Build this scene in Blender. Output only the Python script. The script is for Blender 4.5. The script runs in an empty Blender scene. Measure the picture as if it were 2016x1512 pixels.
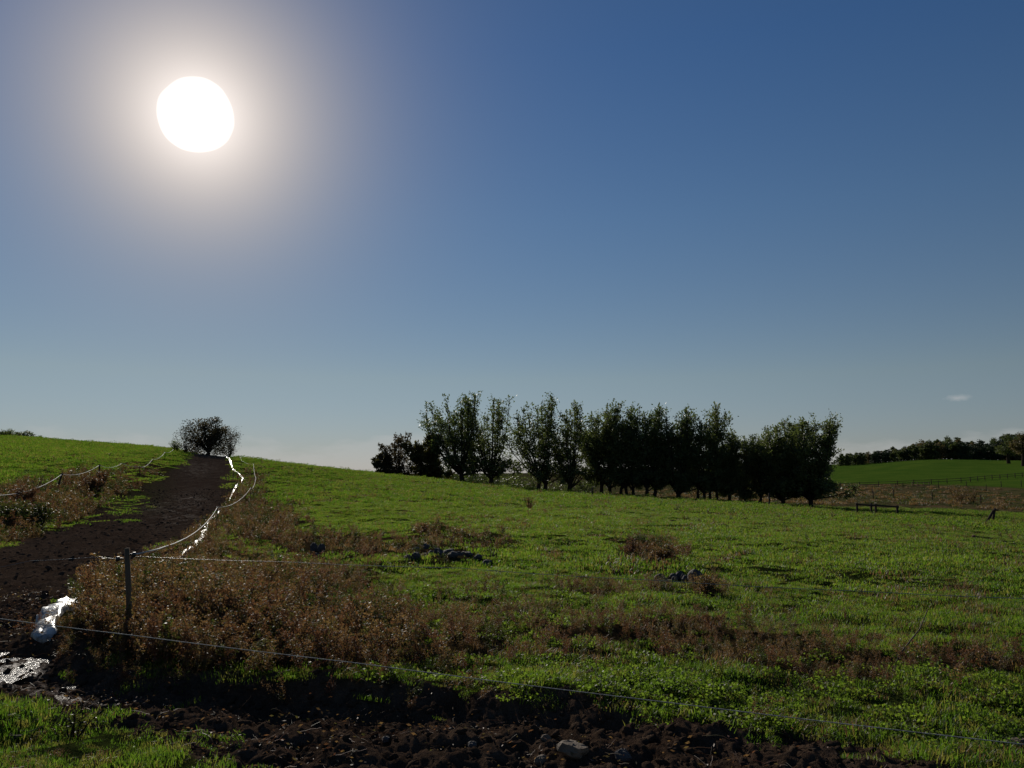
import bpy, math, random
import numpy as np
from mathutils import Vector

# ------------------------------------------------------------------ camera, sky, sun, exposure
SC = bpy.context.scene
COL = SC.collection
R = math.radians
F = 1514.0                       # focal length in pixels of the 2016 px wide photograph
PITCH = R(6.6)
CAM = np.array([0.0, 0.0, 1.65])
CT, ST = math.cos(PITCH), math.sin(PITCH)
cam = bpy.data.cameras.new('camera')
cam.sensor_fit = 'HORIZONTAL'; cam.sensor_width = 36.0; cam.lens = 36.0 * F / 2016.0
cam.clip_start = 0.05; cam.clip_end = 9000
camo = bpy.data.objects.new('camera', cam); COL.objects.link(camo)
camo.location = CAM; camo.rotation_euler = (math.pi / 2 + PITCH, 0, 0)
SC.camera = camo

def ray(px, py):                 # pixel of the photograph -> direction with unit forward component
    up = 756.0 - py
    Y = F * CT - up * ST
    return np.array([(px - 1008.0) / Y, 1.0, (F * ST + up * CT) / Y])

def proj(x, y, z):               # world -> pixel, arrays
    dz = z - CAM[2]
    fwd = np.maximum(y * CT + dz * ST, 1e-3)
    up = -y * ST + dz * CT
    return 1008 + F * x / fwd, 756 - F * up / fwd

sd = ray(388, 228); sd = sd / np.linalg.norm(sd)
SUN_AZ = math.atan2(sd[0], sd[1]); SUN_EL = math.asin(sd[2])
world = bpy.data.worlds.new('World'); SC.world = world; world.use_nodes = True
nt = world.node_tree; nt.nodes.clear()
def N(t, kind, **kw):
    n = t.nodes.new(kind)
    for k, v in kw.items(): setattr(n, k, v)
    return n
def mth(t, op, a, b=None, c=None, clamp=False):
    n = N(t, 'ShaderNodeMath', operation=op, use_clamp=clamp)
    for i, v in enumerate((a, b, c)):
        if v is None: continue
        if isinstance(v, (int, float)): n.inputs[i].default_value = v
        else: t.links.new(v, n.inputs[i])
    return n.outputs[0]
def vmix(t, op, a, b, fac=1.0):
    n = N(t, 'ShaderNodeMix', data_type='RGBA', blend_type=op)
    n.clamp_factor = False
    for s, v in ((0, fac), (6, a), (7, b)):
        if isinstance(v, (int, float)): n.inputs[s].default_value = v
        elif isinstance(v, tuple): n.inputs[s].default_value = (*v, 1) if len(v) == 3 else v
        else: t.links.new(v, n.inputs[s])
    return n.outputs[2]
sky = N(nt, 'ShaderNodeTexSky', sky_type='NISHITA', sun_disc=False)
sky.sun_elevation = SUN_EL; sky.sun_rotation = SUN_AZ
sky.altitude = 100; sky.air_density = 1.0; sky.dust_density = 0.0; sky.ozone_density = 2.5
SKY_STRENGTH = 0.05
tc = N(nt, 'ShaderNodeTexCoord')
dot = N(nt, 'ShaderNodeVectorMath', operation='DOT_PRODUCT')
nt.links.new(tc.outputs['Generated'], dot.inputs[0]); dot.inputs[1].default_value = sd
ang = mth(nt, 'MULTIPLY', mth(nt, 'ARCCOSINE', mth(nt, 'MINIMUM', dot.outputs['Value'], 0.999999)), 180 / math.pi)
def expo(width, amp): return mth(nt, 'MULTIPLY', mth(nt, 'EXPONENT', mth(nt, 'MULTIPLY', ang, -1.0 / width)), amp)
def tint(v, c):
    n = N(nt, 'ShaderNodeVectorMath', operation='SCALE'); n.inputs[0].default_value = c
    nt.links.new(v, n.inputs['Scale']); return n.outputs[0]
def vadd(a, b):
    n = N(nt, 'ShaderNodeVectorMath', operation='ADD'); nt.links.new(a, n.inputs[0]); nt.links.new(b, n.inputs[1]); return n.outputs[0]
sep = N(nt, 'ShaderNodeSeparateXYZ'); nt.links.new(tc.outputs['Generated'], sep.inputs[0])
# low, thin cloud banks standing on the horizon and one small wisp
mp = N(nt, 'ShaderNodeMapping'); mp.inputs['Scale'].default_value = (9, 9, 34)
nt.links.new(tc.outputs['Generated'], mp.inputs[0])
nz = N(nt, 'ShaderNodeTexNoise'); nz.inputs['Scale'].default_value = 1.0; nz.inputs['Detail'].default_value = 6; nz.inputs['Roughness'].default_value = .55
nt.links.new(mp.outputs[0], nz.inputs['Vector'])
hgt = mth(nt, 'SUBTRACT', 0.055, sep.outputs[2])
bank = mth(nt, 'MULTIPLY', mth(nt, 'ADD', mth(nt, 'MULTIPLY', hgt, 9.0), mth(nt, 'SUBTRACT', nz.outputs[0], 0.60)), 7.0, clamp=True)
bank = mth(nt, 'MULTIPLY', bank, 0.30)
wr = ray(1886, 783); wr = wr / np.linalg.norm(wr)
dw = N(nt, 'ShaderNodeVectorMath', operation='SUBTRACT'); nt.links.new(tc.outputs['Generated'], dw.inputs[0]); dw.inputs[1].default_value = wr
mw = N(nt, 'ShaderNodeMapping'); mw.inputs['Rotation'].default_value = (0, R(-12), 0); mw.inputs['Scale'].default_value = (80, 80, 260)
nt.links.new(dw.outputs[0], mw.inputs[0])
ln = N(nt, 'ShaderNodeVectorMath', operation='LENGTH'); nt.links.new(mw.outputs[0], ln.inputs[0])
nw = N(nt, 'ShaderNodeTexNoise'); nw.inputs['Scale'].default_value = 220; nw.inputs['Detail'].default_value = 4
nt.links.new(tc.outputs['Generated'], nw.inputs['Vector'])
wisp = mth(nt, 'MULTIPLY', mth(nt, 'SUBTRACT', mth(nt, 'ADD', 0.7, nw.outputs[0]), ln.outputs['Value']), 0.35, clamp=True)
cl = mth(nt, 'ADD', bank, wisp, clamp=True)
#bgc = N(nt, 'ShaderNodeVectorMath', operation='SCALE'); nt.links.new(sky.outputs[0], bgc.inputs[0]); bgc.inputs['Scale'].default_value = 1.0
S0 = 1.0 / SKY_STRENGTH
# the blue deepens upwards; close to the horizon the air is greyer
ramp = N(nt, 'ShaderNodeValToRGB'); nt.links.new(sep.outputs[2], ramp.inputs[0])
stops = [(0.0, (.66, .70, .98)), (.035, (.72, .72, .88)), (.12, (.93, .86, .82)), (.32, (.72, .88, 1.0)), (.5, (.50, .80, 1.08))]
while len(ramp.color_ramp.elements) < len(stops): ramp.color_ramp.elements.new(.5)
for e_, (p_, c_) in zip(ramp.color_ramp.elements, stops): e_.position = p_; e_.color = (*c_, 1)
mulc = ramp.outputs[0]
col = vmix(nt, 'MULTIPLY', sky.outputs[0], mulc)
# aureole of forward-scattered light round the sun, and the burnt-out sun itself
fa = mth(nt, 'MINIMUM', mth(nt, 'ADD', expo(4.7, 1.46), expo(25.0, 0.03)), 1.0)
keep = mth(nt, 'POWER', mth(nt, 'SUBTRACT', 1.0, fa), 2.5)
gn = N(nt, 'ShaderNodeVectorMath', operation='SCALE'); nt.links.new(col, gn.inputs[0]); nt.links.new(keep, gn.inputs['Scale'])
col = vadd(gn.outputs[0], tint(mth(nt, 'MULTIPLY', fa, S0), (1.03, .93, .87)))
ln_ = N(nt, 'ShaderNodeTexNoise'); ln_.inputs['Scale'].default_value = 16; nt.links.new(tc.outputs['Generated'], ln_.inputs['Vector']); limb = mth(nt, 'SUBTRACT', ln_.outputs[0], .4)
disc = mth(nt, 'MULTIPLY', mth(nt, 'MULTIPLY', mth(nt, 'SUBTRACT', mth(nt, 'ADD', 2.38, mth(nt, 'MULTIPLY', limb, .5)), ang), 1.6, clamp=True), 2.0 * S0)
col = vadd(col, tint(disc, (1, .99, .95)))
col = vmix(nt, 'MIX', col, (0.50 * S0, 0.50 * S0, 0.50 * S0), cl)
bg = N(nt, 'ShaderNodeBackground'); bg.inputs['Strength'].default_value = SKY_STRENGTH
nt.links.new(col, bg.inputs[0])
wo = N(nt, 'ShaderNodeOutputWorld'); nt.links.new(bg.outputs[0], wo.inputs[0])

sun = bpy.data.lights.new('sun', 'SUN'); sun.energy = 4.6; sun.angle = R(0.53); sun.color = (1.0, 0.93, 0.82)
suno = bpy.data.objects.new('sun', sun); COL.objects.link(suno)
suno.rotation_euler = Vector(sd).to_track_quat('Z', 'Y').to_euler()
vs = SC.view_settings
SC.display_settings.display_device = 'sRGB'
vs.view_transform = 'Standard'; vs.look = 'None'; vs.gamma = 1; vs.use_curve_mapping = False; vs.exposure = 0.0
cy = SC.cycles
cy.max_bounces = 6; cy.diffuse_bounces = 2; cy.glossy_bounces = 2; cy.transmission_bounces = 4; cy.transparent_max_bounces = 6
cy.sample_clamp_indirect = 3.0

# ------------------------------------------------------------------ helpers
rs = np.random.RandomState(7)
_perm = rs.permutation(65536)
def _h(ix, iy, seed):
    return _perm[(ix + _perm[(iy + seed * 131) & 65535]) & 65535]
def noise(x, y, seed=0):                      # gradient noise, about -1..1
    x = np.asarray(x, float); y = np.asarray(y, float)
    ix = np.floor(x).astype(np.int64); iy = np.floor(y).astype(np.int64)
    fx = x - ix; fy = y - iy
    def g(dx, dy):
        a = _h(ix + dx, iy + dy, seed) * (2 * math.pi / 65536)
        return np.cos(a) * (fx - dx) + np.sin(a) * (fy - dy)
    u = fx * fx * fx * (fx * (fx * 6 - 15) + 10); v = fy * fy * fy * (fy * (fy * 6 - 15) + 10)
    a = g(0, 0) * (1 - u) + g(1, 0) * u; b = g(0, 1) * (1 - u) + g(1, 1) * u
    return (a * (1 - v) + b * v) * 1.6
def fbm(x, y, s, octs=3, seed=0):
    t = 0; a = 1.0; n = 0
    for o in range(octs):
        t = t + a * noise(x / s, y / s, seed + o); n += a; a *= .5; s = s / 2.03
    return t / n
def sstep(a, b, x):
    t = np.clip((x - a) / (b - a), 0, 1); return t * t * (3 - 2 * t)

# ------------------------------------------------------------------ terrain height
# columns: bearing in degrees -> (distance, height) pairs
def zl(r, deg, py): return 1.65 + r * math.cos(R(deg)) * ray(1008, py)[2]
T = {
 -180: [(0,0),(60,-1),(300,-3),(1500,0)],
 -90:  [(0,0),(20,.1),(60,2.5),(150,6),(400,6),(1500,2)],
 -60:  [(0,0),(20,0),(40,.8),(70,3),(130,6.6),(200,7.6),(400,5),(1500,2)],
 -45:  [(0,0),(20,-.1),(30,0),(45,1.1),(70,2.9),(130,6.8),(200,6.8),(400,7),(1500,1)],
 -33.5:[(0,0),(8,0),(18,-.2),(28,-.36),(33,-.2),(40,.3),(50,1.05),(70,2.6),(120,5.8),(150,zl(150,-33.5,862)),(200,6.9),(300,7.6),(1500,0)],
 -26.4:[(0,0),(8,0),(18,-.15),(30,-.3),(45,.1),(53,.75),(60,1.3),(80,2.9),(110,4.8),(135,zl(135,-26.4,878)),(200,5.4),(300,5),(1500,0)],
 -24.2:[(0,0),(8,0),(18,-.13),(30,-.33),(48,.1),(66,1.0),(85,2.9),(100,zl(100,-24.2,887)),(130,zl(130,-24.2,884)),(200,3.6),(300,1),(1500,0)],
 -21.7:[(0,0),(8,0),(18,-.1),(30,-.33),(46,.0),(64,.85),(80,2.2),(97,zl(97,-21.7,895)),(120,3.4),(200,1.5),(400,-2),(1500,-1)],
 -18.4:[(0,0),(18,-.05),(30,-.12),(45,.28),(65,1.15),(82,2.5),(95,zl(95,-18.4,906)),(120,2.5),(200,-1),(400,-3),(1500,-1)],
 -10.7:[(0,0),(18,0),(30,0),(45,.15),(65,.75),(90,zl(90,-10.7,931)),(110,1.3),(140,-.5),(200,-3.5),(400,-5),(1500,-1)],
 -3.7: [(0,0),(18,0),(30,-.03),(45,.05),(65,.3),(85,zl(85,-3.7,951)),(100,.3),(140,-2.2),(200,-4.3),(400,-5),(1500,-1)],
 3.5:  [(0,0),(18,0),(30,-.08),(45,-.14),(65,-.22),(82,zl(82,3.5,970)),(100,-.95),(140,-3.2),(200,-4.3),(400,-4),(600,-3),(1500,3)],
 10.8: [(0,0),(15,0),(30,-.15),(45,-.4),(65,-.75),(82,zl(82,10.8,982)),(100,-1.6),(140,-2.9),(200,-3.4),(400,-2),(600,0),(1500,6)],
 17.9: [(0,0),(15,-.05),(30,-.3),(45,-.65),(65,-1.05),(82,-1.5),(100,-2.15),(140,-3.0),(200,-3.0),(300,-.5),(420,3.6),(600,6),(1500,12)],
 24.1: [(0,0),(15,-.1),(30,-.42),(45,-.9),(60,-1.4),(79,zl(79,24.1,1011)),(105,zl(105,24.1,1000)),(164,zl(164,24.1,975)),(215,zl(215,24.1,955)),(300,zl(300,24.1,934)),(400,zl(400,24.1,914)),(520,7),(1500,16)],
 28.9: [(0,0),(15,-.1),(30,-.48),(45,-1.0),(60,-1.55),(79,zl(79,28.9,1016)),(105,zl(105,28.9,1003)),(164,zl(164,28.9,977)),(200,zl(200,28.9,957)),(300,zl(300,28.9,927)),(400,zl(400,28.9,904)),(520,9.5),(1500,20)],
 33.5: [(0,0),(15,-.15),(30,-.58),(45,-1.15),(60,-1.75),(78,zl(78,33.5,1029)),(105,zl(105,33.5,1010)),(164,zl(164,33.5,980)),(200,zl(200,33.5,956)),(300,zl(300,33.5,927)),(400,zl(400,33.5,907)),(520,8.5),(1500,20)],
 45:   [(0,0),(30,-.7),(60,-2.1),(78,-2.7),(164,-3),(215,-.3),(400,6),(1500,18)],
 90:   [(0,0),(60,-2.5),(164,-4),(400,0),(1500,8)],
 180:  [(0,0),(60,-1),(300,-3),(1500,0)],
}
_angs = np.array(sorted(T)); _lr = np.linspace(math.log(1.0), math.log(4000.0), 420)
def _pchip(x, y, q):
    x = np.array(x, float); y = np.array(y, float); h = np.diff(x); d = np.diff(y) / h
    m = np.zeros(len(x)); m[0] = d[0]; m[-1] = 0
    for i in range(1, len(x) - 1):
        if d[i-1] * d[i] > 0:
            w1 = 2*h[i] + h[i-1]; w2 = h[i] + 2*h[i-1]; m[i] = (w1 + w2) / (w1/d[i-1] + w2/d[i])
    q = np.clip(q, x[0], x[-1]); i = np.clip(np.searchsorted(x, q, 'right') - 1, 0, len(x) - 2)
    t = (q - x[i]) / h[i]
    return ((2*t**3-3*t**2+1)*y[i] + (t**3-2*t**2+t)*h[i]*m[i] + (-2*t**3+3*t**2)*y[i+1] + (t**3-t**2)*h[i]*m[i+1])
_tab = np.array([_pchip([p[0] for p in T[a]], [p[1] for p in T[a]], np.exp(_lr)) for a in _angs])
_fa = np.arange(-180, 180.01, 0.5)
_ft = np.array([_pchip(_angs, _tab[:, j], _fa) for j in range(len(_lr))]).T
_k = np.exp(-np.linspace(-2, 2, 5)**2 / 1.6); _k /= _k.sum()
_ft = sum(_k[i] * np.roll(_ft, i - 2, 0) for i in range(5))
def base(x, y):
    x = np.asarray(x, float); y = np.asarray(y, float)
    r = np.hypot(x, y); a = np.degrees(np.arctan2(x, y))
    fi = np.clip((a + 180) / 0.5, 0, len(_fa) - 1.001); i = fi.astype(int); fi = fi - i
    fj = np.clip((np.log(np.maximum(r, 1.0)) - _lr[0]) / (_lr[1] - _lr[0]), 0, len(_lr) - 1.001); j = fj.astype(int); fj = fj - j
    z = (_ft[i, j]*(1-fi)*(1-fj) + _ft[i+1, j]*fi*(1-fj) + _ft[i, j+1]*(1-fi)*fj + _ft[i+1, j+1]*fi*fj)
    return z * sstep(0.0, 4.0, r)

def hit_fn(fn, px, py, y0=2.0, y1=700.0, off=0.0):     # first crossing of a pixel's sight line with a height function
    d = ray(px, py); Y = np.exp(np.linspace(math.log(y0), math.log(y1), 1500))
    h = CAM[2] + Y * d[2] - (fn(d[0] * Y, Y) + off)
    k = np.where(h < 0)[0]
    Yv = Y[k[0]] if len(k) else y1
    return np.array([d[0] * Yv, Yv])

# outline of the muddy lane (pixels of the photograph, laid down on the ground)
lane_px_right = [(447,897),(452,915),(455,932),(457,950),(448,972),(434,998),(410,1022),(352,1062),(290,1088),(245,1115),(205,1150),(150,1185),(105,1225),(120,1275),(200,1325),
                 (330,1362),(520,1388),(700,1398),(900,1402),(1100,1420),(1250,1440),(1400,1462),(1560,1490),(1700,1520),(1850,1560)]
lane_px_left = [(-500,1375),(-200,1392),(0,1408),(100,1422),(200,1446),(290,1478),(350,1508),(420,1545),(500,1590)]
lane_px_left2 = [(-500,1110),(0,1085),(60,1066),(130,1042),(185,1020),(225,1000),(268,974),(308,950),(345,924),(380,898)]
def onto(pts, off): return [tuple(hit_fn(base, px, py, off=off)) for px, py in pts]
_r1 = onto([p for p in lane_px_right if p[1] < 1190], -.03); _r2 = onto([p for p in lane_px_right if p[1] >= 1190], -.18)
_l1 = onto(lane_px_left, 0.0); _l2 = onto(lane_px_left2, -.03)
_crest = [(-42.5, 100.0), (-38.5, 101.0)]
LANE = _l2[::-1][::-1]
# closed ring: up the left side, over the crest, down the right side, along the near bank to the right, back on the near edge
LANE = _l2 + [(-48, 118), (-44, 119)] + _r1 + _r2 + [(4.5, 2.0), (0, 1.0)] + _l1[::-1]
LANE = np.array(LANE)
def sdist(poly, x, y):            # signed distance, positive inside
    x = np.asarray(x, float); y = np.asarray(y, float)
    best = np.full(x.shape, 1e9); ins = np.zeros(x.shape, bool); n = len(poly)
    for i in range(n):
        ax, ay = poly[i]; bx, by = poly[(i + 1) % n]
        dx, dy = bx - ax, by - ay; L = dx*dx + dy*dy + 1e-12
        t = np.clip(((x - ax)*dx + (y - ay)*dy) / L, 0, 1)
        best = np.minimum(best, (x - ax - t*dx)**2 + (y - ay - t*dy)**2)
        c = ((ay > y) != (by > y)) & (x < (bx - ax) * (y - ay) / ((by - ay) if by != ay else 1e-9) + ax)
        ins ^= c
    d = np.sqrt(best)
    return np.where(ins, d, -d)
def lane(x, y):
    r = np.hypot(x, y); s = sdist(LANE, x, y)
    wob = fbm(x, y, .9, 3, 11) * np.clip(r * .025, .12, .6)
    return s + wob * .7 + .32 * sstep(13, 24, r)
def in_mud(x, y): return sstep(-.05, .12, lane(x, y))
EDGE = np.array(_r2)
def height(x, y, fine=True):
    x = np.asarray(x, float); y = np.asarray(y, float)
    r = np.hypot(x, y); z = base(x, y)
    s = lane(x, y)
    near = 1 - sstep(9, 26, r)
    camside = sstep(-.3, .9, (y - (4.9 - .28 * x)) )          # the near edge of the lane is shallow, the far one a bank
    depth = (.05 + .17 * near * (1 - .85 * sstep(-1.6, 1.2, x))) * (.25 + .75 * camside) * (1 - sstep(60, 90, r))
    z = z - depth * sstep(-.02, .5, s)
    m = sstep(-.05, .25, s)
    if fine:
        far = 1 - sstep(60, 140, r)
        # ruts and clods in the trodden mud
        f1 = fbm(x, y, .55, 2, 21); f2 = fbm(x, y, .17, 3, 31); f3 = 1 - 2*np.abs(fbm(x, y, .28, 2, 41))
        f4 = 1 - 2*np.abs(fbm(x, y, .085, 2, 43)); f5 = np.abs(fbm(x, y, .12, 2, 45))
        nr_ = 1 - sstep(12, 30, r)
        hoof = sstep(.25, .5, fbm(x, y, .24, 1, 49)) 
        z = z + m * far * (.07 * f1 - .035 * nr_ * hoof + .030 * f2 * (1 - sstep(25, 60, r)) + .030 * f3 + nr_ * (.020 * f4 + .045 * f5) + (1 - nr_) * .05 * fbm(x, y, .8, 2, 47))
        # hummocks in the pasture
        g = (1 - m) * (1 - sstep(110, 170, r))
        z = z + g * (.11 * fbm(x, y, 1.1, 2, 51) + .12 * fbm(x, y, 4.5, 2, 61) + .045 * fbm(x, y, .4, 2, 71))
        # terracettes on the bank left of the lane
        b = sstep(-15, -18, x) * sstep(24, 30, y) * (1 - sstep(75, 90, y)) * (1 - m) * (1 - sstep(8, 14, np.abs(s)))
        z = z + b * .13 * fbm(x + .5 * y, y * .6, 1.6, 3, 81)
    z = z + .5 * (1 - sstep(.6, 0, 0*x)) * 0
    return z
def H(x, y): return float(height(np.array([float(x)]), np.array([float(y)]))[0])
def hit(px, py, off=0.0):
    p = hit_fn(lambda x, y: height(x, y, False), px, py, off=off); return p
def place(px, py):                # pixel of the foot of a thing -> point on the ground
    x, y = hit(px, py); return np.array([x, y, H(x, y)])
def at_depth(px, py, Y):
    d = ray(px, py); return np.array([d[0] * Y, Y, CAM[2] + d[2] * Y])

# where the dry reddish weeds and the rough brown pasture lie: soft patches (photo px centre, radii, weight)
BROWN = [(330,1105,90,28,1.2),(395,1052,40,34,1.2),(430,1010,26,24,.9),(80,1062,130,20,.9),(190,1008,70,22,.8),(262,958,46,16,.7),(310,930,30,12,.6),(420,1150,150,60,1.1),(600,1150,130,50,1.0),(330,1190,130,70,1),(450,1230,200,110,1.2),(250,1240,130,80,1.2),(640,1230,230,70,1.2),(880,1245,190,60,.9),(700,1300,200,45,.8),(470,1140,110,45,1),
         (560,1150,160,45,.8),(660,1190,120,30,.7),
         (480,1000,45,60,1),(520,1040,90,45,1),(600,1075,90,30,1),(700,1078,110,28,1.1),(820,1085,110,28,.9),(930,1075,90,25,.9),(840,1050,50,14,.9),
         (420,1080,60,40,.9),(500,950,30,30,.6),(1170,1165,120,22,.7),(1300,1155,90,14,.5),(1390,1160,40,30,1),(1275,1085,60,26,1.3),(1330,1095,40,18,.9),
         (1250,1245,190,26,1.3),(1120,1250,120,22,1.2),(1440,1275,190,32,1.4),(1560,1300,170,28,1.5),(1700,1320,140,28,1.4),(1850,1315,120,28,1.2),(1970,1330,80,26,1.1),(1100,1290,120,26,.7),
         (1020,1210,110,30,.9),(940,1180,80,18,.6),(1560,1180,60,16,.4),(1900,1170,80,16,.35),(1650,1230,60,12,.4),(1170,1215,90,14,.5),
         (60,975,80,22,1.3),(110,1010,110,26,1.0),(165,955,45,22,1.2),(210,970,50,20,.8),(290,925,50,14,.8),(20,1040,90,20,.7),(250,950,50,16,.5),(1540,1140,40,10,.3)]
def brown(x, y, z=None):
    x = np.asarray(x, float); y = np.asarray(y, float)
    if z is None: z = base(x, y)
    px, py = proj(x, y, z)
    w = np.zeros(x.shape)
    for cx, cy_, rx, ry, a in BROWN:
        w = np.maximum(w, a * np.exp(-1.1 * (((px - cx)/rx)**2 + ((py - cy_)/ry)**2)**1.5))
    r = np.hypot(x, y)
    sc_ = np.clip(r * .06, .5, 4)
    w = 1.4 * w * (1 + .6 * fbm(x, y, 1.2, 3, 91) + .35 * fbm(x, y, 5, 2, 95)) 
    return np.where(y > 1.5, w, 0)

CLEAR = [(112,1222,62,40),(1335,1143,62,13),(885,1098,82,11),(625,1096,24,15),(1300,1110,14,8)]
def clear(x, y):
    px, py = proj(x, y, base(x, y)); k = np.ones(np.shape(x), bool)
    for cx, cy_, rx, ry in CLEAR: k &= ((px - cx)/rx)**2 + ((py - cy_)/ry)**2 > 1
    return k

# ------------------------------------------------------------------ materials
def mat(name):
    m = bpy.data.materials.new(name); m.use_nodes = True; t = m.node_tree; t.nodes.clear()
    out = N(t, 'ShaderNodeOutputMaterial'); return m, t, out
def princ(t, col, rough=.7, spec=.3):
    p = N(t, 'ShaderNodeBsdfPrincipled')
    if isinstance(col, tuple): p.inputs['Base Color'].default_value = (*col, 1)
    else: t.links.new(col, p.inputs['Base Color'])
    if isinstance(rough, (int, float)): p.inputs['Roughness'].default_value = rough
    else: t.links.new(rough, p.inputs['Roughness'])
    p.inputs['Specular IOR Level'].default_value = spec
    return p
def tnoise(t, scale, detail=3, vec=None, rough=.5):
    n = N(t, 'ShaderNodeTexNoise'); n.inputs['Scale'].default_value = scale; n.inputs['Detail'].default_value = detail; n.inputs['Roughness'].default_value = rough
    if vec is not None: t.links.new(vec, n.inputs['Vector'])
    return n.outputs[0]
def pos(t): return N(t, 'ShaderNodeNewGeometry').outputs['Position']
def rng(t, v, a, b, c=0.0, d=1.0):
    n = N(t, 'ShaderNodeMapRange'); t.links.new(v, n.inputs[0])
    for i, q in enumerate((a, b, c, d)): n.inputs[i + 1].default_value = q
    return n.outputs[0]
def cmix(t, a, b, f): return vmix(t, 'MIX', a, b, f)
def leaf_mat(name, c1, c2, c3=None, trans=.5, rough=.45, spec=.35, bright=1.5, nscale=.35, freq=1.0):
    """thin leaves: diffuse + translucent + a little gloss; colour varies per clump and by patches of the field"""
    m, t, out = mat(name)
    oi = N(t, 'ShaderNodeObjectInfo').outputs['Random']
    p_ = pos(t)
    n1 = rng(t, tnoise(t, nscale, 3, p_), .35, .65)
    f = mth(t, 'ADD', mth(t, 'MULTIPLY', oi, .5), mth(t, 'MULTIPLY', n1, .5))
    c = cmix(t, c1, c2, f)
    if c3:
        n2 = rng(t, tnoise(t, 9.0 * freq, 2, p_), .50, .62)
        c = cmix(t, c, c3, n2)
    p = princ(t, c, rough, spec)
    tr = N(t, 'ShaderNodeBsdfTranslucent')
    t.links.new(vmix(t, 'MULTIPLY', c, (bright, bright * 1.08, bright * .7)), tr.inputs[0])
    mx = N(t, 'ShaderNodeMixShader'); mx.inputs[0].default_value = trans
    t.links.new(p.outputs[0], mx.inputs[1]); t.links.new(tr.outputs[0], mx.inputs[2]); t.links.new(mx.outputs[0], out.inputs[0])
    return m
M = {}
M['grass'] = leaf_mat('grass_blades', (.036,.072,.008), (.080,.124,.012), (.112,.100,.028), .58, .5, .22, 2.15, .30)
M['grass_far'] = leaf_mat('grass_far_blades', (.034,.070,.008), (.074,.114,.012), (.100,.094,.026), .58, .55, .15, 2.05, .12, .2)
M['clover'] = leaf_mat('broad_leaves', (.050,.082,.014), (.100,.132,.018), None, .6, .5, .15, 2.0, .8)
M['weed'] = leaf_mat('dry_weed_leaves', (.122,.062,.034), (.178,.098,.052), (.080,.070,.024), .45, .55, .3, 1.45, .5)
M['weed_red'] = leaf_mat('red_weed_leaves', (.110,.042,.028), (.150,.070,.042), (.080,.060,.03), .42, .6, .25, 1.4, .5)
M['weed_green'] = leaf_mat('green_weed_leaves', (.028,.045,.012), (.060,.070,.016), (.075,.045,.02), .45, .5, .3, 1.4, .5)
M['willow'] = leaf_mat('willow_leaves', (.074,.096,.036), (.120,.134,.048), None, .45, .5, .3, 1.1, .12)
M['willow_yellow'] = leaf_mat('yellowing_leaves', (.060,.058,.016), (.090,.070,.018), None, .38, .5, .3, 1.3, .15)
M['hill_leaf'] = leaf_mat('hill_tree_leaves', (.055,.048,.026), (.085,.058,.034), None, .35, .6, .25, 1.1, .3)
M['wood_leaf'] = leaf_mat('wood_leaves', (.055,.074,.024), (.080,.088,.030), None, .35, .6, .2, 1.3, .06)
M['wood_leaf2'] = leaf_mat('wood_leaves_brown', (.095,.076,.034), (.120,.088,.042), None, .35, .6, .2, 1.3, .06)
M['wood_leaf3'] = leaf_mat('wood_leaves_dark', (.026,.042,.020), (.036,.052,.022), None, .15, .6, .2, 1.1, .06)

def simple(name, col, rough=.8, spec=.3, var=.35, scale=8.0, bump=0.0, bscale=30.0, stretch=None, metal=0.0):
    m, t, out = mat(name)
    tcn = N(t, 'ShaderNodeTexCoord').outputs['Object']
    v = tcn
    if stretch:
        mpn = N(t, 'ShaderNodeMapping'); mpn.inputs['Scale'].default_value = stretch; t.links.new(tcn, mpn.inputs[0]); v = mpn.outputs[0]
    f = rng(t, tnoise(t, scale, 5, v, .6), .3, .7)
    c = cmix(t, tuple(q * (1 - var) for q in col), tuple(q * (1 + var) for q in col), f)
    p = princ(t, c, rough, spec); p.inputs['Metallic'].default_value = metal
    if bump:
        b = N(t, 'ShaderNodeBump'); b.inputs['Strength'].default_value = bump; b.inputs['Distance'].default_value = .02
        t.links.new(tnoise(t, bscale, 5, v, .65), b.inputs['Height']); t.links.new(b.outputs[0], p.inputs['Normal'])
    t.links.new(p.outputs[0], out.inputs[0])
    return m
M['bark'] = simple('bark', (.034,.027,.021), 1.0, .0, .4, 5, .6, 12, (1,1,.25))
M['post'] = simple('weathered_post', (.135,.095,.060), .85, .2, .35, 10, .5, 40, (6,6,.6))
M['darkpost'] = simple('dark_timber', (.055,.042,.032), 1.0, .03, .35, 8, .5, 30, (4,4,.5))
M['stone'] = simple('field_stone', (.135,.098,.066), .85, .3, .35, 9, .7, 22)
M['darkstone'] = simple('dark_stone', (.060,.054,.052), .85, .25, .4, 9, .7, 22)
M['stalk'] = simple('dry_stalk', (.13,.095,.065), .8, .25, .3, 20)
M['clod'] = simple('mud_clods', (.075,.052,.037), 1.0, .0, .35, 14, .8, 40)
M['insulator'] = simple('black_insulator', (.02,.02,.02), .4, .5, .1, 8)
M['wire'] = simple('thin_wire', (.22,.22,.21), .45, .5, .15, 20, metal=.6)
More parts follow.
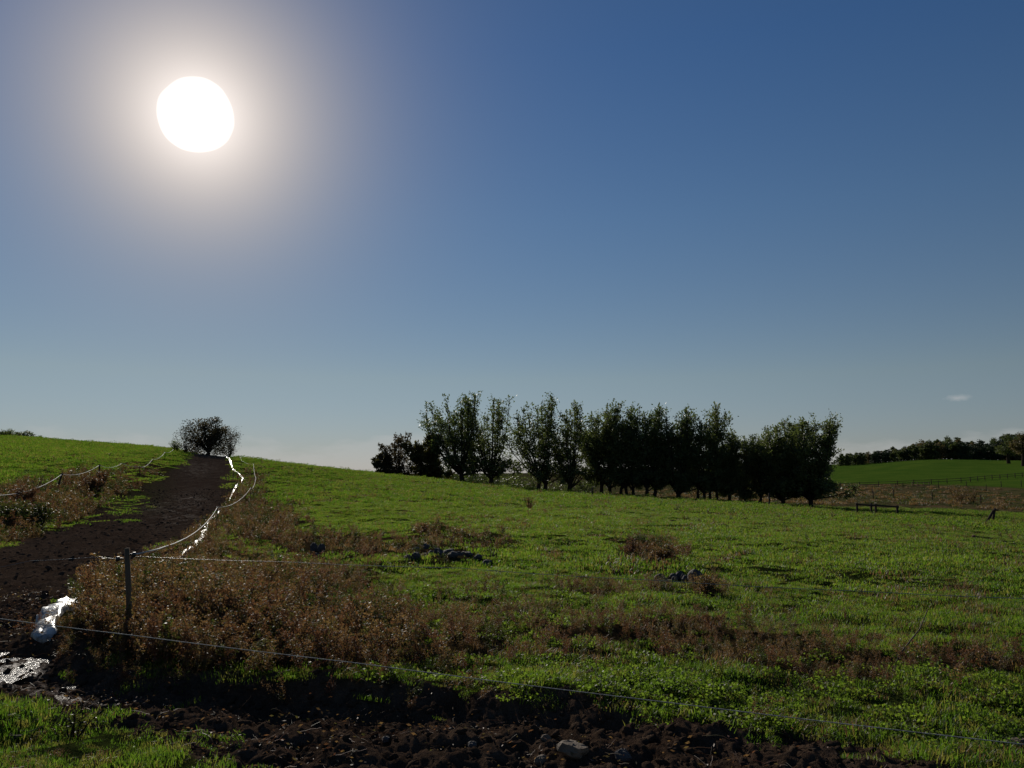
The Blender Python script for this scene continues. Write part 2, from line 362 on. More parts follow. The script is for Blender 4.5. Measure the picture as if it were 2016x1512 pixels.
# woven white electric-fence rope
def rope_mat():
    m, t, out = mat('white_fence_rope')
    w = N(t, 'ShaderNodeTexNoise'); w.inputs['Scale'].default_value = 60
    c = cmix(t, (.42,.41,.38), (.78,.77,.74), rng(t, w.outputs[0], .35, .65))
    p = princ(t, c, .6, .4)
    tr = N(t, 'ShaderNodeBsdfTranslucent'); t.links.new(c, tr.inputs[0])
    mx = N(t, 'ShaderNodeMixShader'); mx.inputs[0].default_value = .35
    t.links.new(p.outputs[0], mx.inputs[1]); t.links.new(tr.outputs[0], mx.inputs[2]); t.links.new(mx.outputs[0], out.inputs[0])
    return m
M['rope'] = rope_mat()
M['worn_rope'] = simple('worn_grey_rope', (.34,.33,.30), .8, .1, .45, 40)
def sheet_mat():
    m, t, out = mat('white_plastic_sheet')
    pz = pos(t)
    dirt = rng(t, tnoise(t, 5.0, 5, pz, .65), .46, .66)
    c = cmix(t, (.70,.69,.65), (.16,.12,.09), dirt)
    p = princ(t, c, .32, .6)
    b = N(t, 'ShaderNodeBump'); b.inputs['Strength'].default_value = .7; b.inputs['Distance'].default_value = .03
    t.links.new(tnoise(t, 14, 4, pz, .6), b.inputs['Height']); t.links.new(b.outputs[0], p.inputs['Normal'])
    tr = N(t, 'ShaderNodeBsdfTranslucent'); t.links.new(vmix(t, 'MULTIPLY', c, (.95,.93,.85)), tr.inputs[0])
    mx = N(t, 'ShaderNodeMixShader'); mx.inputs[0].default_value = .35
    t.links.new(p.outputs[0], mx.inputs[1]); t.links.new(tr.outputs[0], mx.inputs[2]); t.links.new(mx.outputs[0], out.inputs[0])
    return m
M['sheet'] = sheet_mat()
def water_mat():
    m, t, out = mat('puddle_water')
    p = princ(t, (.03,.022,.016), .25, .5); p.inputs['IOR'].default_value = 1.33
    b = N(t, 'ShaderNodeBump'); b.inputs['Strength'].default_value = .9; b.inputs['Distance'].default_value = .02
    t.links.new(tnoise(t, 55, 4, pos(t), .7), b.inputs['Height']); t.links.new(b.outputs[0], p.inputs['Normal'])
    t.links.new(p.outputs[0], out.inputs[0])
    return m
M['water'] = water_mat()

# ground: soil, turf, rough meadow, green crop, by vertex attributes laid down with the terrain
def ground_mat():
    m, t, out = mat('ground_soil_and_turf')
    def at(n):
        a = N(t, 'ShaderNodeAttribute'); a.attribute_name = n; return a.outputs['Fac']
    pz = pos(t)
    big = rng(t, tnoise(t, .12, 3, pz), .35, .65); midn = rng(t, tnoise(t, 1.3, 4, pz, .6), .35, .65); fine = rng(t, tnoise(t, 9, 4, pz, .6), .35, .65)
    turf = cmix(t, (.030,.046,.012), (.058,.080,.016), midn)
    turf = cmix(t, turf, (.062,.062,.018), mth(t, 'MULTIPLY', big, .45))
    turf = cmix(t, turf, (.030,.024,.012), mth(t, 'MULTIPLY', fine, .35))
    soilb = cmix(t, (.055,.032,.018), (.075,.048,.024), fine)
    turf = cmix(t, turf, soilb, mth(t, 'MULTIPLY', at('brown'), .85, clamp=True))
    meadow = cmix(t, (.110,.098,.038), (.140,.096,.048), big)
    meadow = cmix(t, meadow, (.050,.060,.020), rng(t, tnoise(t, .35, 4, pz, .6), .47, .62))
    turf = cmix(t, turf, meadow, at('meadow'))
    crop = cmix(t, (.064,.122,.016), (.095,.150,.020), big)
    turf = cmix(t, turf, crop, at('crop'))
    mudc = cmix(t, (.085,.053,.035), (.135,.090,.062), midn)
    mudc = cmix(t, mudc, (.026,.018,.013), mth(t, 'MULTIPLY', fine, .6))
    mudc = cmix(t, mudc, (.105,.075,.052), mth(t, 'MULTIPLY', rng(t, tnoise(t, 38, 3, pz, .6), .55, .68), .7))
    mudc = cmix(t, mudc, (.050,.050,.018), mth(t, 'MULTIPLY', at('grassy'), midn))
    c = cmix(t, turf, mudc, at('mud'))
    wet = mth(t, 'MULTIPLY', at('mud'), rng(t, tnoise(t, .9, 4, pz, .6), .50, .66))
    rough = mth(t, 'SUBTRACT', .95, mth(t, 'MULTIPLY', wet, .18))
    rough = mth(t, 'SUBTRACT', rough, mth(t, 'MULTIPLY', mth(t, 'MULTIPLY', at('wet'), rng(t, tnoise(t, 3.5, 4, pz, .6), .45, .6)), .5), clamp=True)
    p = princ(t, c, rough, .4)

    b = N(t, 'ShaderNodeBump'); b.inputs['Strength'].default_value = 1.0; b.inputs['Distance'].default_value = .05
    h = mth(t, 'ADD', mth(t, 'MULTIPLY', tnoise(t, 26, 5, pz, .7), 1.5), mth(t, 'MULTIPLY', tnoise(t, 5, 4, pz, .6), 1.5))
    t.links.new(h, b.inputs['Height']); t.links.new(b.outputs[0], p.inputs['Normal'])
    dry = N(t, 'ShaderNodeBsdfDiffuse'); dry.inputs['Roughness'].default_value = .6; t.links.new(c, dry.inputs[0]); t.links.new(b.outputs[0], dry.inputs['Normal'])
    wf = mth(t, 'MULTIPLY', at('wet'), rng(t, tnoise(t, 2.6, 5, pz, .65), .50, .60), clamp=True)
    mxs = N(t, 'ShaderNodeMixShader'); t.links.new(wf, mxs.inputs[0]); t.links.new(dry.outputs[0], mxs.inputs[1]); t.links.new(p.outputs[0], mxs.inputs[2])
    t.links.new(mxs.outputs[0], out.inputs[0])
    return m
M['ground'] = ground_mat()

# ------------------------------------------------------------------ object helpers
def mesh_obj(name, V, Fc, m, parent=None, smooth=False, link=True):
    me = bpy.data.meshes.new(name)
    V = np.asarray(V, dtype=np.float32).reshape(-1, 3)
    if isinstance(Fc, np.ndarray) and Fc.ndim == 2:
        n, k = Fc.shape
        me.vertices.add(len(V)); me.vertices.foreach_set('co', V.ravel())
        me.loops.add(n * k); me.loops.foreach_set('vertex_index', Fc.astype(np.int32).ravel())
        me.polygons.add(n); me.polygons.foreach_set('loop_start', np.arange(0, n * k, k, dtype=np.int32))
        me.polygons.foreach_set('loop_total', np.full(n, k, dtype=np.int32))
        me.update(calc_edges=True)
    else:
        me.from_pydata([tuple(map(float, v)) for v in V], [], [tuple(f) for f in Fc]); me.update()
    if smooth: me.polygons.foreach_set('use_smooth', np.ones(len(me.polygons), bool))
    if m is not None: me.materials.append(m)
    o = bpy.data.objects.new(name, me)
    if link: COL.objects.link(o)
    if parent is not None: o.parent = parent
    return o
def tag(o, label=None, cat=None, group=None, kind=None):
    if label: o['label'] = label
    if cat: o['category'] = cat
    if group: o['group'] = group
    if kind: o['kind'] = kind
    return o
def empty(name, loc, rz=0.0, s=1.0):
    o = bpy.data.objects.new(name, None); COL.objects.link(o)
    o.location = tuple(map(float, loc)); o.rotation_euler = (0, 0, rz); o.scale = (s, s, s); o.empty_display_size = .2
    return o
class MB:
    """collects tubes, boxes and leaves in numpy lists, quads only"""
    def __init__(self): self.V = []; self.F = []; self.n = 0
    def add(self, V, Fq): self.V.append(np.asarray(V, float)); self.F.append(np.asarray(Fq, int) + self.n); self.n += len(V)
    def tube(self, pts, rad, k=6, cap=True):
        P = np.asarray(pts, float); n = len(P); rad = np.broadcast_to(np.asarray(rad, float), (n,))
        d = np.gradient(P, axis=0); d /= (np.linalg.norm(d, axis=1, keepdims=True) + 1e-9)
        up = np.array([0, 0, 1.0]) if abs(d[0][2]) < .9 else np.array([1.0, 0, 0])
        s = np.cross(d, up); s /= (np.linalg.norm(s, axis=1, keepdims=True) + 1e-9); u = np.cross(s, d)
        a = np.arange(k) * 2 * math.pi / k
        V = (P[:, None] + rad[:, None, None] * (np.cos(a)[None, :, None] * s[:, None] + np.sin(a)[None, :, None] * u[:, None])).reshape(-1, 3)
        i = np.arange(n - 1)[:, None] * k; j = np.arange(k)[None]
        Fq = np.stack([i + j, i + (j + 1) % k, i + k + (j + 1) % k, i + k + j], -1).reshape(-1, 4)
        if cap and k == 6:
            e = (n - 1) * k
            Fq = np.vstack([Fq, [[0, 5, 4, 3], [0, 3, 2, 1], [e, e+1, e+2, e+3], [e, e+3, e+4, e+5]]])
        self.add(V, Fq)
    def box(self, c, half, rot=None):
        v = np.array([(x, y, z) for x in (-1, 1) for y in (-1, 1) for z in (-1, 1)], float) * half
        if rot is not None: v = v @ np.asarray(rot).T
        self.add(v + c, [(0,1,3,2),(4,6,7,5),(0,4,5,1),(2,3,7,6),(0,2,6,4),(1,5,7,3)])
    def leaves(self, P, size, asp=.4, seed=0, dirs=None, droop=0.0):
        """one bent quad (4 verts) per leaf at points P"""
        g = np.random.RandomState(seed); P = np.asarray(P, float); n = len(P)
        if dirs is None:
            a = g.rand(n) * 2 * math.pi; zc = g.uniform(-.6, .9, n) - droop
            dirs = np.stack([np.cos(a), np.sin(a), zc], -1)
        D = dirs / (np.linalg.norm(dirs, axis=1, keepdims=True) + 1e-9)
        q = g.randn(n, 3); S = np.cross(D, q); S /= (np.linalg.norm(S, axis=1, keepdims=True) + 1e-9)
        sz = (np.broadcast_to(size, (n,)) * g.uniform(.6, 1.35, n))[:, None]
        mid = P + D * sz * .5
        V = np.stack([P, mid + S * sz * asp * .5, P + D * sz, mid - S * sz * asp * .5], 1).reshape(-1, 3)
        i = np.arange(n)[:, None] * 4
        self.add(V, i + np.array([0, 1, 2, 3])[None])
    def arrays(self): return np.vstack(self.V), np.vstack(self.F)
    def build(self, name, m, parent=None, smooth=False, link=True):
        V, Fq = self.arrays(); return mesh_obj(name, V, Fq, m, parent, smooth, link)

# ------------------------------------------------------------------ the ground, one continuous sheet cut along the lane
def build_ground():
    fa = np.concatenate([np.arange(-180, -46, 4.0), np.arange(-46, -38, .6), np.arange(-38, 38, .135), np.arange(38, 46, .6), np.arange(46, 180, 4.0)])
    def seg(a, b, q): return np.exp(np.arange(math.log(a), math.log(b), math.log(q)))
    rr = np.concatenate([[.03, .4, 1.0, 1.8], seg(2.5, 4.2, 1.03), seg(4.2, 13, 1.0048), seg(13, 40, 1.0085), seg(40, 130, 1.012), seg(130, 600, 1.02), seg(600, 4000, 1.12), [4200.]])
    A, RR = np.meshgrid(np.radians(fa), rr); X = (np.sin(A) * RR).ravel(); Y = (np.cos(A) * RR).ravel()
    Z = height(X, Y)
    na, nr = len(fa), len(rr)
    i = np.arange(nr - 1)[:, None] * na; j = np.arange(na)[None]; j2 = (j + 1) % na
    Fq = np.stack([i + j, i + na + j, i + na + j2, i + j2], -1).reshape(-1, 4)[:, ::-1]
    mud = in_mud(X, Y); r = np.hypot(X, Y); a = np.degrees(np.arctan2(X, Y))
    br = np.clip(brown(X, Y, Z), 0, 1)
    # rough meadow in the hollow, green crop on the far slope and on the left hill
    PX, PY = proj(X, Y, Z)
    wobm = 10 * fbm(X, Y, 30, 3, 5)
    meadow = sstep(88, 108, r + wobm * .6) * (a > -3) * sstep(-3, 4, a)
    farline = np.interp(a, [0, 17.9, 24.1, 28.9, 33.5, 45], [330, 260, 222, 205, 190, 190])
    crop = sstep(-2, 4, r - farline) * sstep(8, 18, a)
    track_side = sdist(LANE, X, Y)
    left = (a < -21) * sstep(32, 46, r) * sstep(5.0, 8.0, -track_side) 
    crop = np.maximum(crop, left * .75)
    meadow = np.maximum(meadow * (1 - crop), sstep(-9, -12, a) * (a > -22) * sstep(101, 125, r) * .3)
    grassy = (1 - sstep(-25.5, -22.6, a)) * sstep(34, 48, r) * mud
    wet = np.zeros(len(X))
    for (px, py, rx, ry) in [(10,1335,90,45),(140,1373,60,14),(230,1385,60,14),(350,1010,60,25),(380,985,50,20),(300,1000,40,12),(390,925,30,14)]:
        wet = np.maximum(wet, np.exp(-((PX - px)/rx)**2 - ((PY - py)/ry)**2))
    wet *= mud * (Y > 1) * np.where(RR.ravel() > 14, .13, 1.0)
    mf = mud[Fq].mean(1) > .5
    for name, sel in (('ground', ~mf), ('dirt_track', mf)):
        fq = Fq[sel]; used = np.unique(fq)
        idx = np.full(len(X), -1); idx[used] = np.arange(len(used))
        V = np.stack([X, Y, Z], -1)[used]
        o = mesh_obj(name, V, idx[fq], M['ground'], smooth=True)
        for an, arr in (('mud', mud), ('brown', br), ('meadow', meadow), ('crop', crop), ('grassy', grassy), ('wet', wet)):
            at_ = o.data.attributes.new(an, 'FLOAT', 'POINT'); at_.data.foreach_set('value', arr[used].astype(np.float32))
        tag(o, kind='structure')
build_ground()

# ------------------------------------------------------------------ trees
def curve(p0, d0, L, n, bend, g, wob=.12):
    """n+1 points starting along d0, bending towards 'bend'"""
    P = [np.array(p0, float)]; d = np.array(d0, float); d /= np.linalg.norm(d)
    for i in range(n):
        d = d + np.array(bend) / n + g.randn(3) * wob / math.sqrt(n); d /= np.linalg.norm(d)
        P.append(P[-1] + d * L / n)
    return np.array(P)
def along(P, t):
    f = t * (len(P) - 1); i = np.minimum(f.astype(int), len(P) - 2); f = (f - i)[:, None]
    return P[i] * (1 - f) + P[i + 1] * f
def willow(loc, h, w, seed, trunks=1, lean=(0, 0), leafm='willow', dens=1.0, clear=.10, size=.26, top_thin=.55, spreadt=.5, yellow=0.0, limbs=9):
    g = np.random.RandomState(seed); wood = MB(); leafP = []; leafD = []; lsz = []
    tops = []
    for k in range(trunks):
        off = np.array([(k - (trunks - 1) / 2) * spreadt, g.uniform(-.2, .2), -.25])
        th = h * g.uniform(clear, clear + .05)
        P = curve(off, (lean[0] + g.uniform(-.12, .12), lean[1] + g.uniform(-.1, .1), 1), th + .25, 5, (-lean[0] * .9, 0, .4), g, .12)
        rad = np.linspace(.34, .24, 6) * (h / 12) / (trunks ** .35); rad[0] *= 1.35
        wood.tube(P, rad, 8); tops.append((P[-1], rad[-1]))
    NL = int(limbs * 3.0)
    for k in range(NL):
        p0, r0 = tops[k % trunks]; p0 = p0 - np.array([0, 0, g.uniform(0, .06) * h])
        az = 2.39996 * k + g.uniform(-.3, .3)
        cv = 1 - 1.5 * ((k * .618) % 1.0) ** 1.25                     # even cover of a dome seen from its middle
        sv = max(0, 1 - abs(cv) ** 2.6) ** (1 / 2.2); q_ = g.uniform(.72, 1.0) if k % 4 else g.uniform(.35, .7)
        bump_ = 1 + .16 * math.sin(az * 2.1 + seed) + .10 * g.randn()
        tip = np.array([math.cos(az) * sv * w / 2 * q_ * bump_ + lean[0] * .8, math.sin(az) * sv * w / 2 * q_, h * (.50 + .465 * math.copysign(abs(cv) ** .72, cv) * (q_ if cv > 0 else 1) * (1 + .07 * g.randn()))])
        tip[2] = min(max(tip[2], h * .2), h * g.uniform(.88, .95)); hf = tip[2] / h
        c1 = p0 + (tip - p0) * [.55, .55, .25]; c2 = p0 + (tip - p0) * [.95, .95, .62]
        t_ = np.linspace(0, 1, 11)[:, None]
        P = (1-t_)**3 * p0 + 3*(1-t_)**2*t_ * c1 + 3*(1-t_)*t_**2 * c2 + t_**3 * tip + np.cumsum(g.randn(11, 3) * .035, 0) * np.minimum(t_ * 3, 1)
        wood.tube(P, np.linspace(r0 * .42, .02, 11), 5, cap=False)
        ns = int(10 * dens)
        d0 = tip - p0; d0 /= np.linalg.norm(d0)
        for t in np.linspace(.25, .98, ns):
            q = along(P, np.array([t]))[0]; a2 = g.rand() * 2 * math.pi
            out = np.array([math.cos(a2), math.sin(a2), 0]) * g.uniform(.6, 1.0) + d0 * [.6, .6, .2] + np.array([0, 0, g.uniform(.0, .8)])
            l2 = (1 - t * .35) * h * g.uniform(.11, .21)
            lowb = q[2] < h * .30
            if lowb: out[2] -= g.uniform(.4, 1.1); l2 *= 1.1
            B = curve(q, out, l2, 5, (0, 0, .35 if not lowb else -.35), g, .3)
            wood.tube(B, np.linspace(.032, .008, 6) * (h / 12 + .2), 3, cap=False)
            thin = 1 - top_thin * sstep(.5, 1.0, q[2] / h)
            nl = int(60 * dens * thin * (.5 + .5 * l2 / (h * .13)))
            leafP.append(along(B, g.rand(nl) ** .8) + g.randn(nl, 3) * .22 * (h / 12))
            bd = B[-1] - B[0]; bd /= np.linalg.norm(bd) + 1e-9
            leafD.append(bd[None] * .8 + g.randn(nl, 3) * .7)
        if hf > .68:
            for q_ in range(5):
                q = along(P, np.array([g.uniform(.75, 1)]))[0]
                B = curve(q, (g.uniform(-.3, .3), g.uniform(-.3, .3), 1), h * g.uniform(.04, .09), 3, (0, 0, .2), g, .15)
                wood.tube(B, np.linspace(.02, .008, 4), 3, cap=False)
                leafP.append(along(B, g.rand(7)) + g.randn(7, 3) * .06); leafD.append(g.randn(7, 3) * .5 + [0, 0, 1])
    LP = np.vstack(leafP); LD = np.vstack(leafD)
    kk = LP[:, 2] > (.15 * h * (1 + .4 * np.sin(LP[:, 0] * 1.7 + seed)) if h > 7 else .35); LP = LP[kk]; LD = LD[kk]
    # keep the crown inside its spread
    e = empty('willow_tree', loc)
    wood.build('trunk', M['bark'], e, smooth=True)
    crown = MB(); crown.leaves(LP, size * max(h, 8) / 10.5, .5, seed, LD)
    crown.build('crown', M[leafm], e)
    return e

TREES = [ # px of the foot, py, distance forward, height m, width m, label bits
 (788, 938, 106, 6.2, 6.0, dict(seed=1, leafm='hill_leaf', dens=.55, top_thin=.55, clear=.08, size=.36, limbs=10), 'small thin crowned tree at the left end of the tree row, sky showing through'),
 (758, 934, 104, 3.2, 3.4, dict(seed=21, leafm='hill_leaf', dens=.5, clear=.05, size=.5, limbs=8), 'low straggly bush at the foot of the leftmost tree'),
 (845, 944, 103, 6.2, 5.2, dict(seed=2, leafm='willow_yellow', dens=1.0, top_thin=.2, size=.42, clear=.12), 'low yellow-brown tree left of the tallest willow'),
 (912, 950, 100, 12.0, 7.6, dict(seed=3, lean=(-.15,0), dens=.8, limbs=12), 'tallest willow, first big tree from the left of the row'),
 (967, 957, 101, 11.6, 5.8, dict(seed=4, dens=.72, limbs=10), 'willow with a narrow open crown, second big tree from the left'),
 (1066, 968, 99, 12.2, 7.2, dict(seed=5, trunks=2, spreadt=.9, dens=.78, limbs=11), 'willow with two straight trunks side by side, third big tree from the left'),
 (1122, 972, 98, 11.6, 5.0, dict(seed=6, lean=(-.25,0), dens=.75, limbs=10), 'slim willow whose trunk forks low, just right of the two-trunked willow'),
 (1192, 977, 99, 11.8, 5.6, dict(seed=7, trunks=2, spreadt=1.0, dens=1.15, limbs=10), 'dense willow in the middle of the row behind the thin fence post'),
 (1235, 981, 97, 11.2, 5.2, dict(seed=8, trunks=3, spreadt=.8, dens=1.15, limbs=9), 'dark willow standing on three close stems in mid row'),
 (1281, 983, 96, 11.6, 5.6, dict(seed=9, trunks=2, spreadt=.9, dens=1.15, limbs=10), 'dark willow on a pair of thick trunks, right of mid row'),
 (1337, 986, 95, 11.0, 5.0, dict(seed=10, dens=1.25, limbs=10), 'willow with a short thick trunk left of the cluster of four stems'),
 (1392, 988, 94, 11.3, 5.6, dict(seed=11, trunks=4, spreadt=.75, dens=1.25, limbs=10), 'broad willow on four thin stems at the right of the long group'),
 (1434, 990, 94, 8.2, 2.6, dict(seed=12, dens=1.3, lean=(.3,0), limbs=9, size=.3), 'lower leaning willow that ends the long group on the right'),
 (1467, 990, 93, 5.4, 2.2, dict(seed=13, dens=.7, leafm='willow', limbs=8), 'thin young tree in the gap between the two tree groups'),
 (1492, 992, 93, 7.6, 2.6, dict(seed=14, dens=.95, lean=(.7,0), leafm='willow_yellow', limbs=9, size=.3, top_thin=.3), 'tree with a curved trunk and yellowing leaves left of the last two willows'),
 (1545, 993, 92, 10.2, 7.0, dict(seed=15, dens=1.3, limbs=12, lean=(-.2,0), top_thin=.6), 'wide dark willow beside the last willow of the row'),
 (1596, 996, 90, 10.6, 9.2, dict(seed=16, dens=1.35, limbs=13, lean=(0,0), clear=.09, top_thin=.5), 'last willow on the right, round crown over a short single trunk'),
]
for px, py, Y, h, w, kw, lab in TREES:
    d = ray(px, py); x = d[0] * Y
    e = willow((x, Y, H(x, Y)), h * 1.04, w * (1.36 if h > 7 else 1.05), **kw)
    tag(e, lab, 'tree' if h > 4 else 'bush', 'trees along the far edge of the pasture')
    if h < 4: e.name = 'bush'
# scrub beyond the left end of the row, seen between the trunks
for i, (px, Y, s) in enumerate([(872, 122, 2.6), (948, 128, 3.0), (1000, 126, 3.4), (1035, 130, 2.6), (1100, 135, 3.0), (1150, 118, 2.4)]):
    x = ray(px, 950)[0] * Y
    g = np.random.RandomState(60 + i); n = 1100
    u_ = g.randn(n, 3); u_ /= np.linalg.norm(u_, axis=1, keepdims=True); u_ *= (g.rand(n, 1) ** .4)
    Pq = u_ * [s * 1.3, s, s * .62] * (1 + .3 * np.sin(3 * u_[:, :1] * 3)) + [0, 0, s * .6]
    e = empty('bush', (x, Y, H(x, Y)))
    c_ = MB(); c_.leaves(Pq[Pq[:, 2] > 0], .34, .5, 70 + i); c_.build('crown', M['wood_leaf' if i % 2 else 'willow'], e)
    st = MB()
    for q in range(5): st.tube(curve((g.uniform(-.4,.4), 0, -.2), (g.uniform(-.6,.6), g.uniform(-.3,.3), 1), s, 4, (0,0,.2), g), np.linspace(.06,.02,5), 4, cap=False)
    st.build('stem', M['bark'], e)
    lab = ['behind the trunk of the tallest willow', 'between the tallest willow and the narrow one', 'right of the narrow willow, greyish green', 'left of the two-trunked willow', 'between the two-trunked and the slim willow', 'behind the thin fence post'][i]
    tag(e, 'low scrub bush ' + lab, 'bush', 'scrub seen between the willow trunks')

# the round tree on the crest of the track
def round_tree(name, loc, h, w, seed, m, n, size, trunk_h=.12, skirt=0, flat=1.0, holes=.35, asp=.5, lobes=26, mbark='bark'):
    g = np.random.RandomState(seed); e = empty(name, loc); wood = MB()
    wood.tube(curve((0, 0, -.2), (.03, 0, 1), h * trunk_h + .3, 4, (0, 0, .3), g, .1), np.linspace(.055, .04, 5) * h, 8)
    P = []
    for k in range(lobes):
        az = g.rand() * 2 * math.pi; el = math.asin(g.uniform(-.8, .98)); rr = g.uniform(.3, .95)
        c = np.array([math.cos(az) * math.cos(el) * w / 2 * rr, math.sin(az) * math.cos(el) * w / 2 * rr, h * .50 + math.sin(el) * h * .44 * rr])
        b0 = np.array([0, 0, h * trunk_h])
        B = np.array([b0, b0 * .6 + c * .4 + [0, 0, .04 * h], c, c * 1.05 + [0, 0, .04 * h]])
        wood.tube(B, np.linspace(.013, .003, 4) * h, 4, cap=False)
        s = w * g.uniform(.10, .19)
        m_ = n // lobes; q = g.randn(m_, 3); q /= np.linalg.norm(q, axis=1, keepdims=True); q *= g.rand(m_, 1) ** .45 * s
        P.append(c + q * [1, 1, .75 * flat])
    for k in range(skirt):
        az = k * 6.283 / skirt + g.uniform(-.3, .3); c = np.array([math.cos(az) * w * .34, math.sin(az) * w * .34, h * g.uniform(.08, .2)])
        q = g.randn(n // skirt // 3, 3); q /= np.linalg.norm(q, axis=1, keepdims=True); q *= g.rand(len(q), 1) ** .45 * w * .22; P.append(c + q)
    P = np.vstack(P); P = P[P[:, 2] > h * (.05 if not skirt else 0)]
    wood.build('trunk', M[mbark], e, smooth=True)
    cr = MB(); cr.leaves(P, size, asp, seed + 1); cr.build('crown', M[m], e)
    return e
def put(px, Y): x = ray(px, 900)[0] * Y; return (x, Y, H(x, Y))
e = round_tree('hill_tree', put(410, 94), 4.9, 6.1, 5, 'hill_leaf', 8600, .21, .08, lobes=62, skirt=5)
tag(e, 'round dark tree standing alone where the dirt track meets the sky', 'tree')
def bare_bush(loc, h, w, seed, m, n, label, name='bush', size=.14, group=None, cat='bush', stems=9):
    g = np.random.RandomState(seed); e = empty(name, loc); wood = MB(); P = []
    for k in range(stems):
        az = g.rand() * 2 * math.pi; inc = g.uniform(.1, .75)
        d0 = (math.cos(az) * math.sin(inc) * w / h * 1.2, math.sin(az) * math.sin(inc) * w / h, math.cos(inc))
        S = curve((0, 0, -.05), d0, h * g.uniform(.75, 1.05), 7, (0, 0, .3), g, .3)
        wood.tube(S, np.linspace(.018, .004, 8) * h ** .7, 4, cap=False)
        for t in np.linspace(.25, .95, 9):
            q = along(S, np.array([t]))[0]; B = curve(q, g.randn(3) * [.8, .8, .4] + [0, 0, .5], h * g.uniform(.12, .28), 4, (0, 0, .2), g, .4)
            wood.tube(B, np.linspace(.006, .002, 5) * h ** .7, 3, cap=False)
            k_ = max(1, n // (stems * 9)); P.append(along(B, g.rand(k_)) + g.randn(k_, 3) * .04 * h)
    wood.build('stems', M['bark'], e)
    cr = MB(); P = np.vstack(P); cr.leaves(P[P[:, 2] > 0], size, .45, seed); cr.build('foliage', M[m], e)
    return tag(e, label, cat, group)
bare_bush(put(364, 92), 3.3, 2.6, 31, 'hill_leaf', 800, 'half bare bush leaning out left of the round hilltop tree', size=.16)
bare_bush(put(452, 96), 4.0, 2.6, 32, 'hill_leaf', 1100, 'thin twiggy bush just right of the round hilltop tree', size=.15)
bare_bush(put(342, 96), 1.3, 1.0, 33, 'willow', 420, 'small dark shrub on the skyline at the end of the left fence', size=.14)
bare_bush(put(348, 95), 1.2, .9, 34, 'willow', 420, 'dark shrub squeezed between the fence end and the half bare bush', size=.14)

# skyline trees at the far left
for i, (px, hh, ww, lab) in enumerate([(2, 12.2, 8, 'cut by the left edge of the picture'), (14, 13.2, 8, 'second from the left edge'), (30, 13.0, 9, 'tallest, with gaps below its crown'), (43, 9.6, 8, 'flat and dark, left of a gap'),
                                        (54, 8.6, 5, 'fifth from the left'), (62, 7.4, 5, 'low, next to last but one'), (72, 6.2, 5, 'small pair member, near the end'), (80, 5.8, 4, 'smallest and last, on the right')]):
    Y = 230.0; d = ray(px, 860); x = d[0] * Y
    topz = CAM[2] + ray(px, [843, 842, 840, 848, 850, 853, 854, 855][i])[2] * Y; z = H(x, Y)
    e = round_tree('skyline_tree', (x, Y, z), topz - z + .5, ww * .85, 40 + i, 'willow', 2600, .38, .3, lobes=22)
    tag(e, 'distant dark tree on the left skyline, ' + lab, 'tree', 'distant trees over the left hill')

# the wood beyond the green slope
g = np.random.RandomState(99)
WOOD_PROTO = {}
def wood_tree(kind, m, loc, s, lab):
    key = (kind, m)
    if key not in WOOD_PROTO:
        e = round_tree('wood_tree', loc, 12.0, [8.0, 7.0, 9.0][kind], 200 + kind, m, 2600, .75, .10, lobes=[30, 24, 34][kind], skirt=8)
        WOOD_PROTO[key] = e
    else:
        p = WOOD_PROTO[key]; e = p.copy(); COL.objects.link(e); e.location = loc
        for ch in p.children:
            c = ch.copy(); COL.objects.link(c); c.parent = e
    e.scale = (s * g.uniform(.85, 1.15), s, s); e.rotation_euler = (0, 0, g.rand() * 6.28)
    tag(e, lab, 'tree', 'trees of the wood behind the green slope')
top = lambda px: np.interp(px, [1660, 1676, 1700, 1740, 1780, 1815, 1850, 1880, 1905, 1922, 1950, 1985, 2020], [894, 889, 889, 881, 872, 864, 857, 857, 856, 866, 862, 852, 848])
def fieldtop(px): return np.interp(px, [1650, 1700, 1800, 1850, 1950, 2016], [918, 914, 908, 905, 907, 908])
ORD = 'first second third fourth fifth sixth seventh eighth ninth tenth eleventh twelfth thirteenth fourteenth fifteenth sixteenth seventeenth eighteenth nineteenth twentieth'.split()
ORD += ['twenty-' + q for q in ORD[:9]] + ['thirtieth'] + ['thirty-' + q for q in ORD[:9]]
for row, (Y0, step) in enumerate([(352, 11.5), (366, 12.5), (382, 14.0)]):
    px = 1655.0 + row * 5; k = 0
    while px < 2060:
        Y = Y0 + g.uniform(-4, 4); x = ray(px, 900)[0] * Y; z = H(x, Y)
        tz = CAM[2] + ray(px, float(top(min(px, 2020))) + [7, 3, 0][row] + g.uniform(-2.5, 5))[2] * Y
        s = max((tz - z) / 12.0, .5)
        m = 'wood_leaf3' if 1915 < px < 1968 else ['wood_leaf', 'wood_leaf', 'wood_leaf2', 'wood_leaf3'][g.randint(4)]
        wood_tree(g.randint(3), m, (x, Y, z), s, {'wood_leaf': 'olive', 'wood_leaf2': 'rusty brown', 'wood_leaf3': 'dark green'}[m] + ' tree, ' + ORD[k] + ' from the left in the ' + ['front', 'middle', 'back'][row] + ' row of the far wood')
        k += 1; px += step * g.uniform(.8, 1.2) * 1.15
for px, Y, h, w, m, lab in [(1985, 300, 13.0, 11, 'wood_leaf', 'tall flat topped tree standing forward of the far wood near the right edge'),
                            (2014, 280, 14.5, 9, 'wood_leaf2', 'brownish tree cut by the right edge of the picture, in front of the far wood')]:
    x = ray(px, 900)[0] * Y
    e = round_tree('wood_tree', (x, Y, H(x, Y)), h, w, 300 + int(px), m, 3200, .55, .3, lobes=24); tag(e, lab, 'tree')
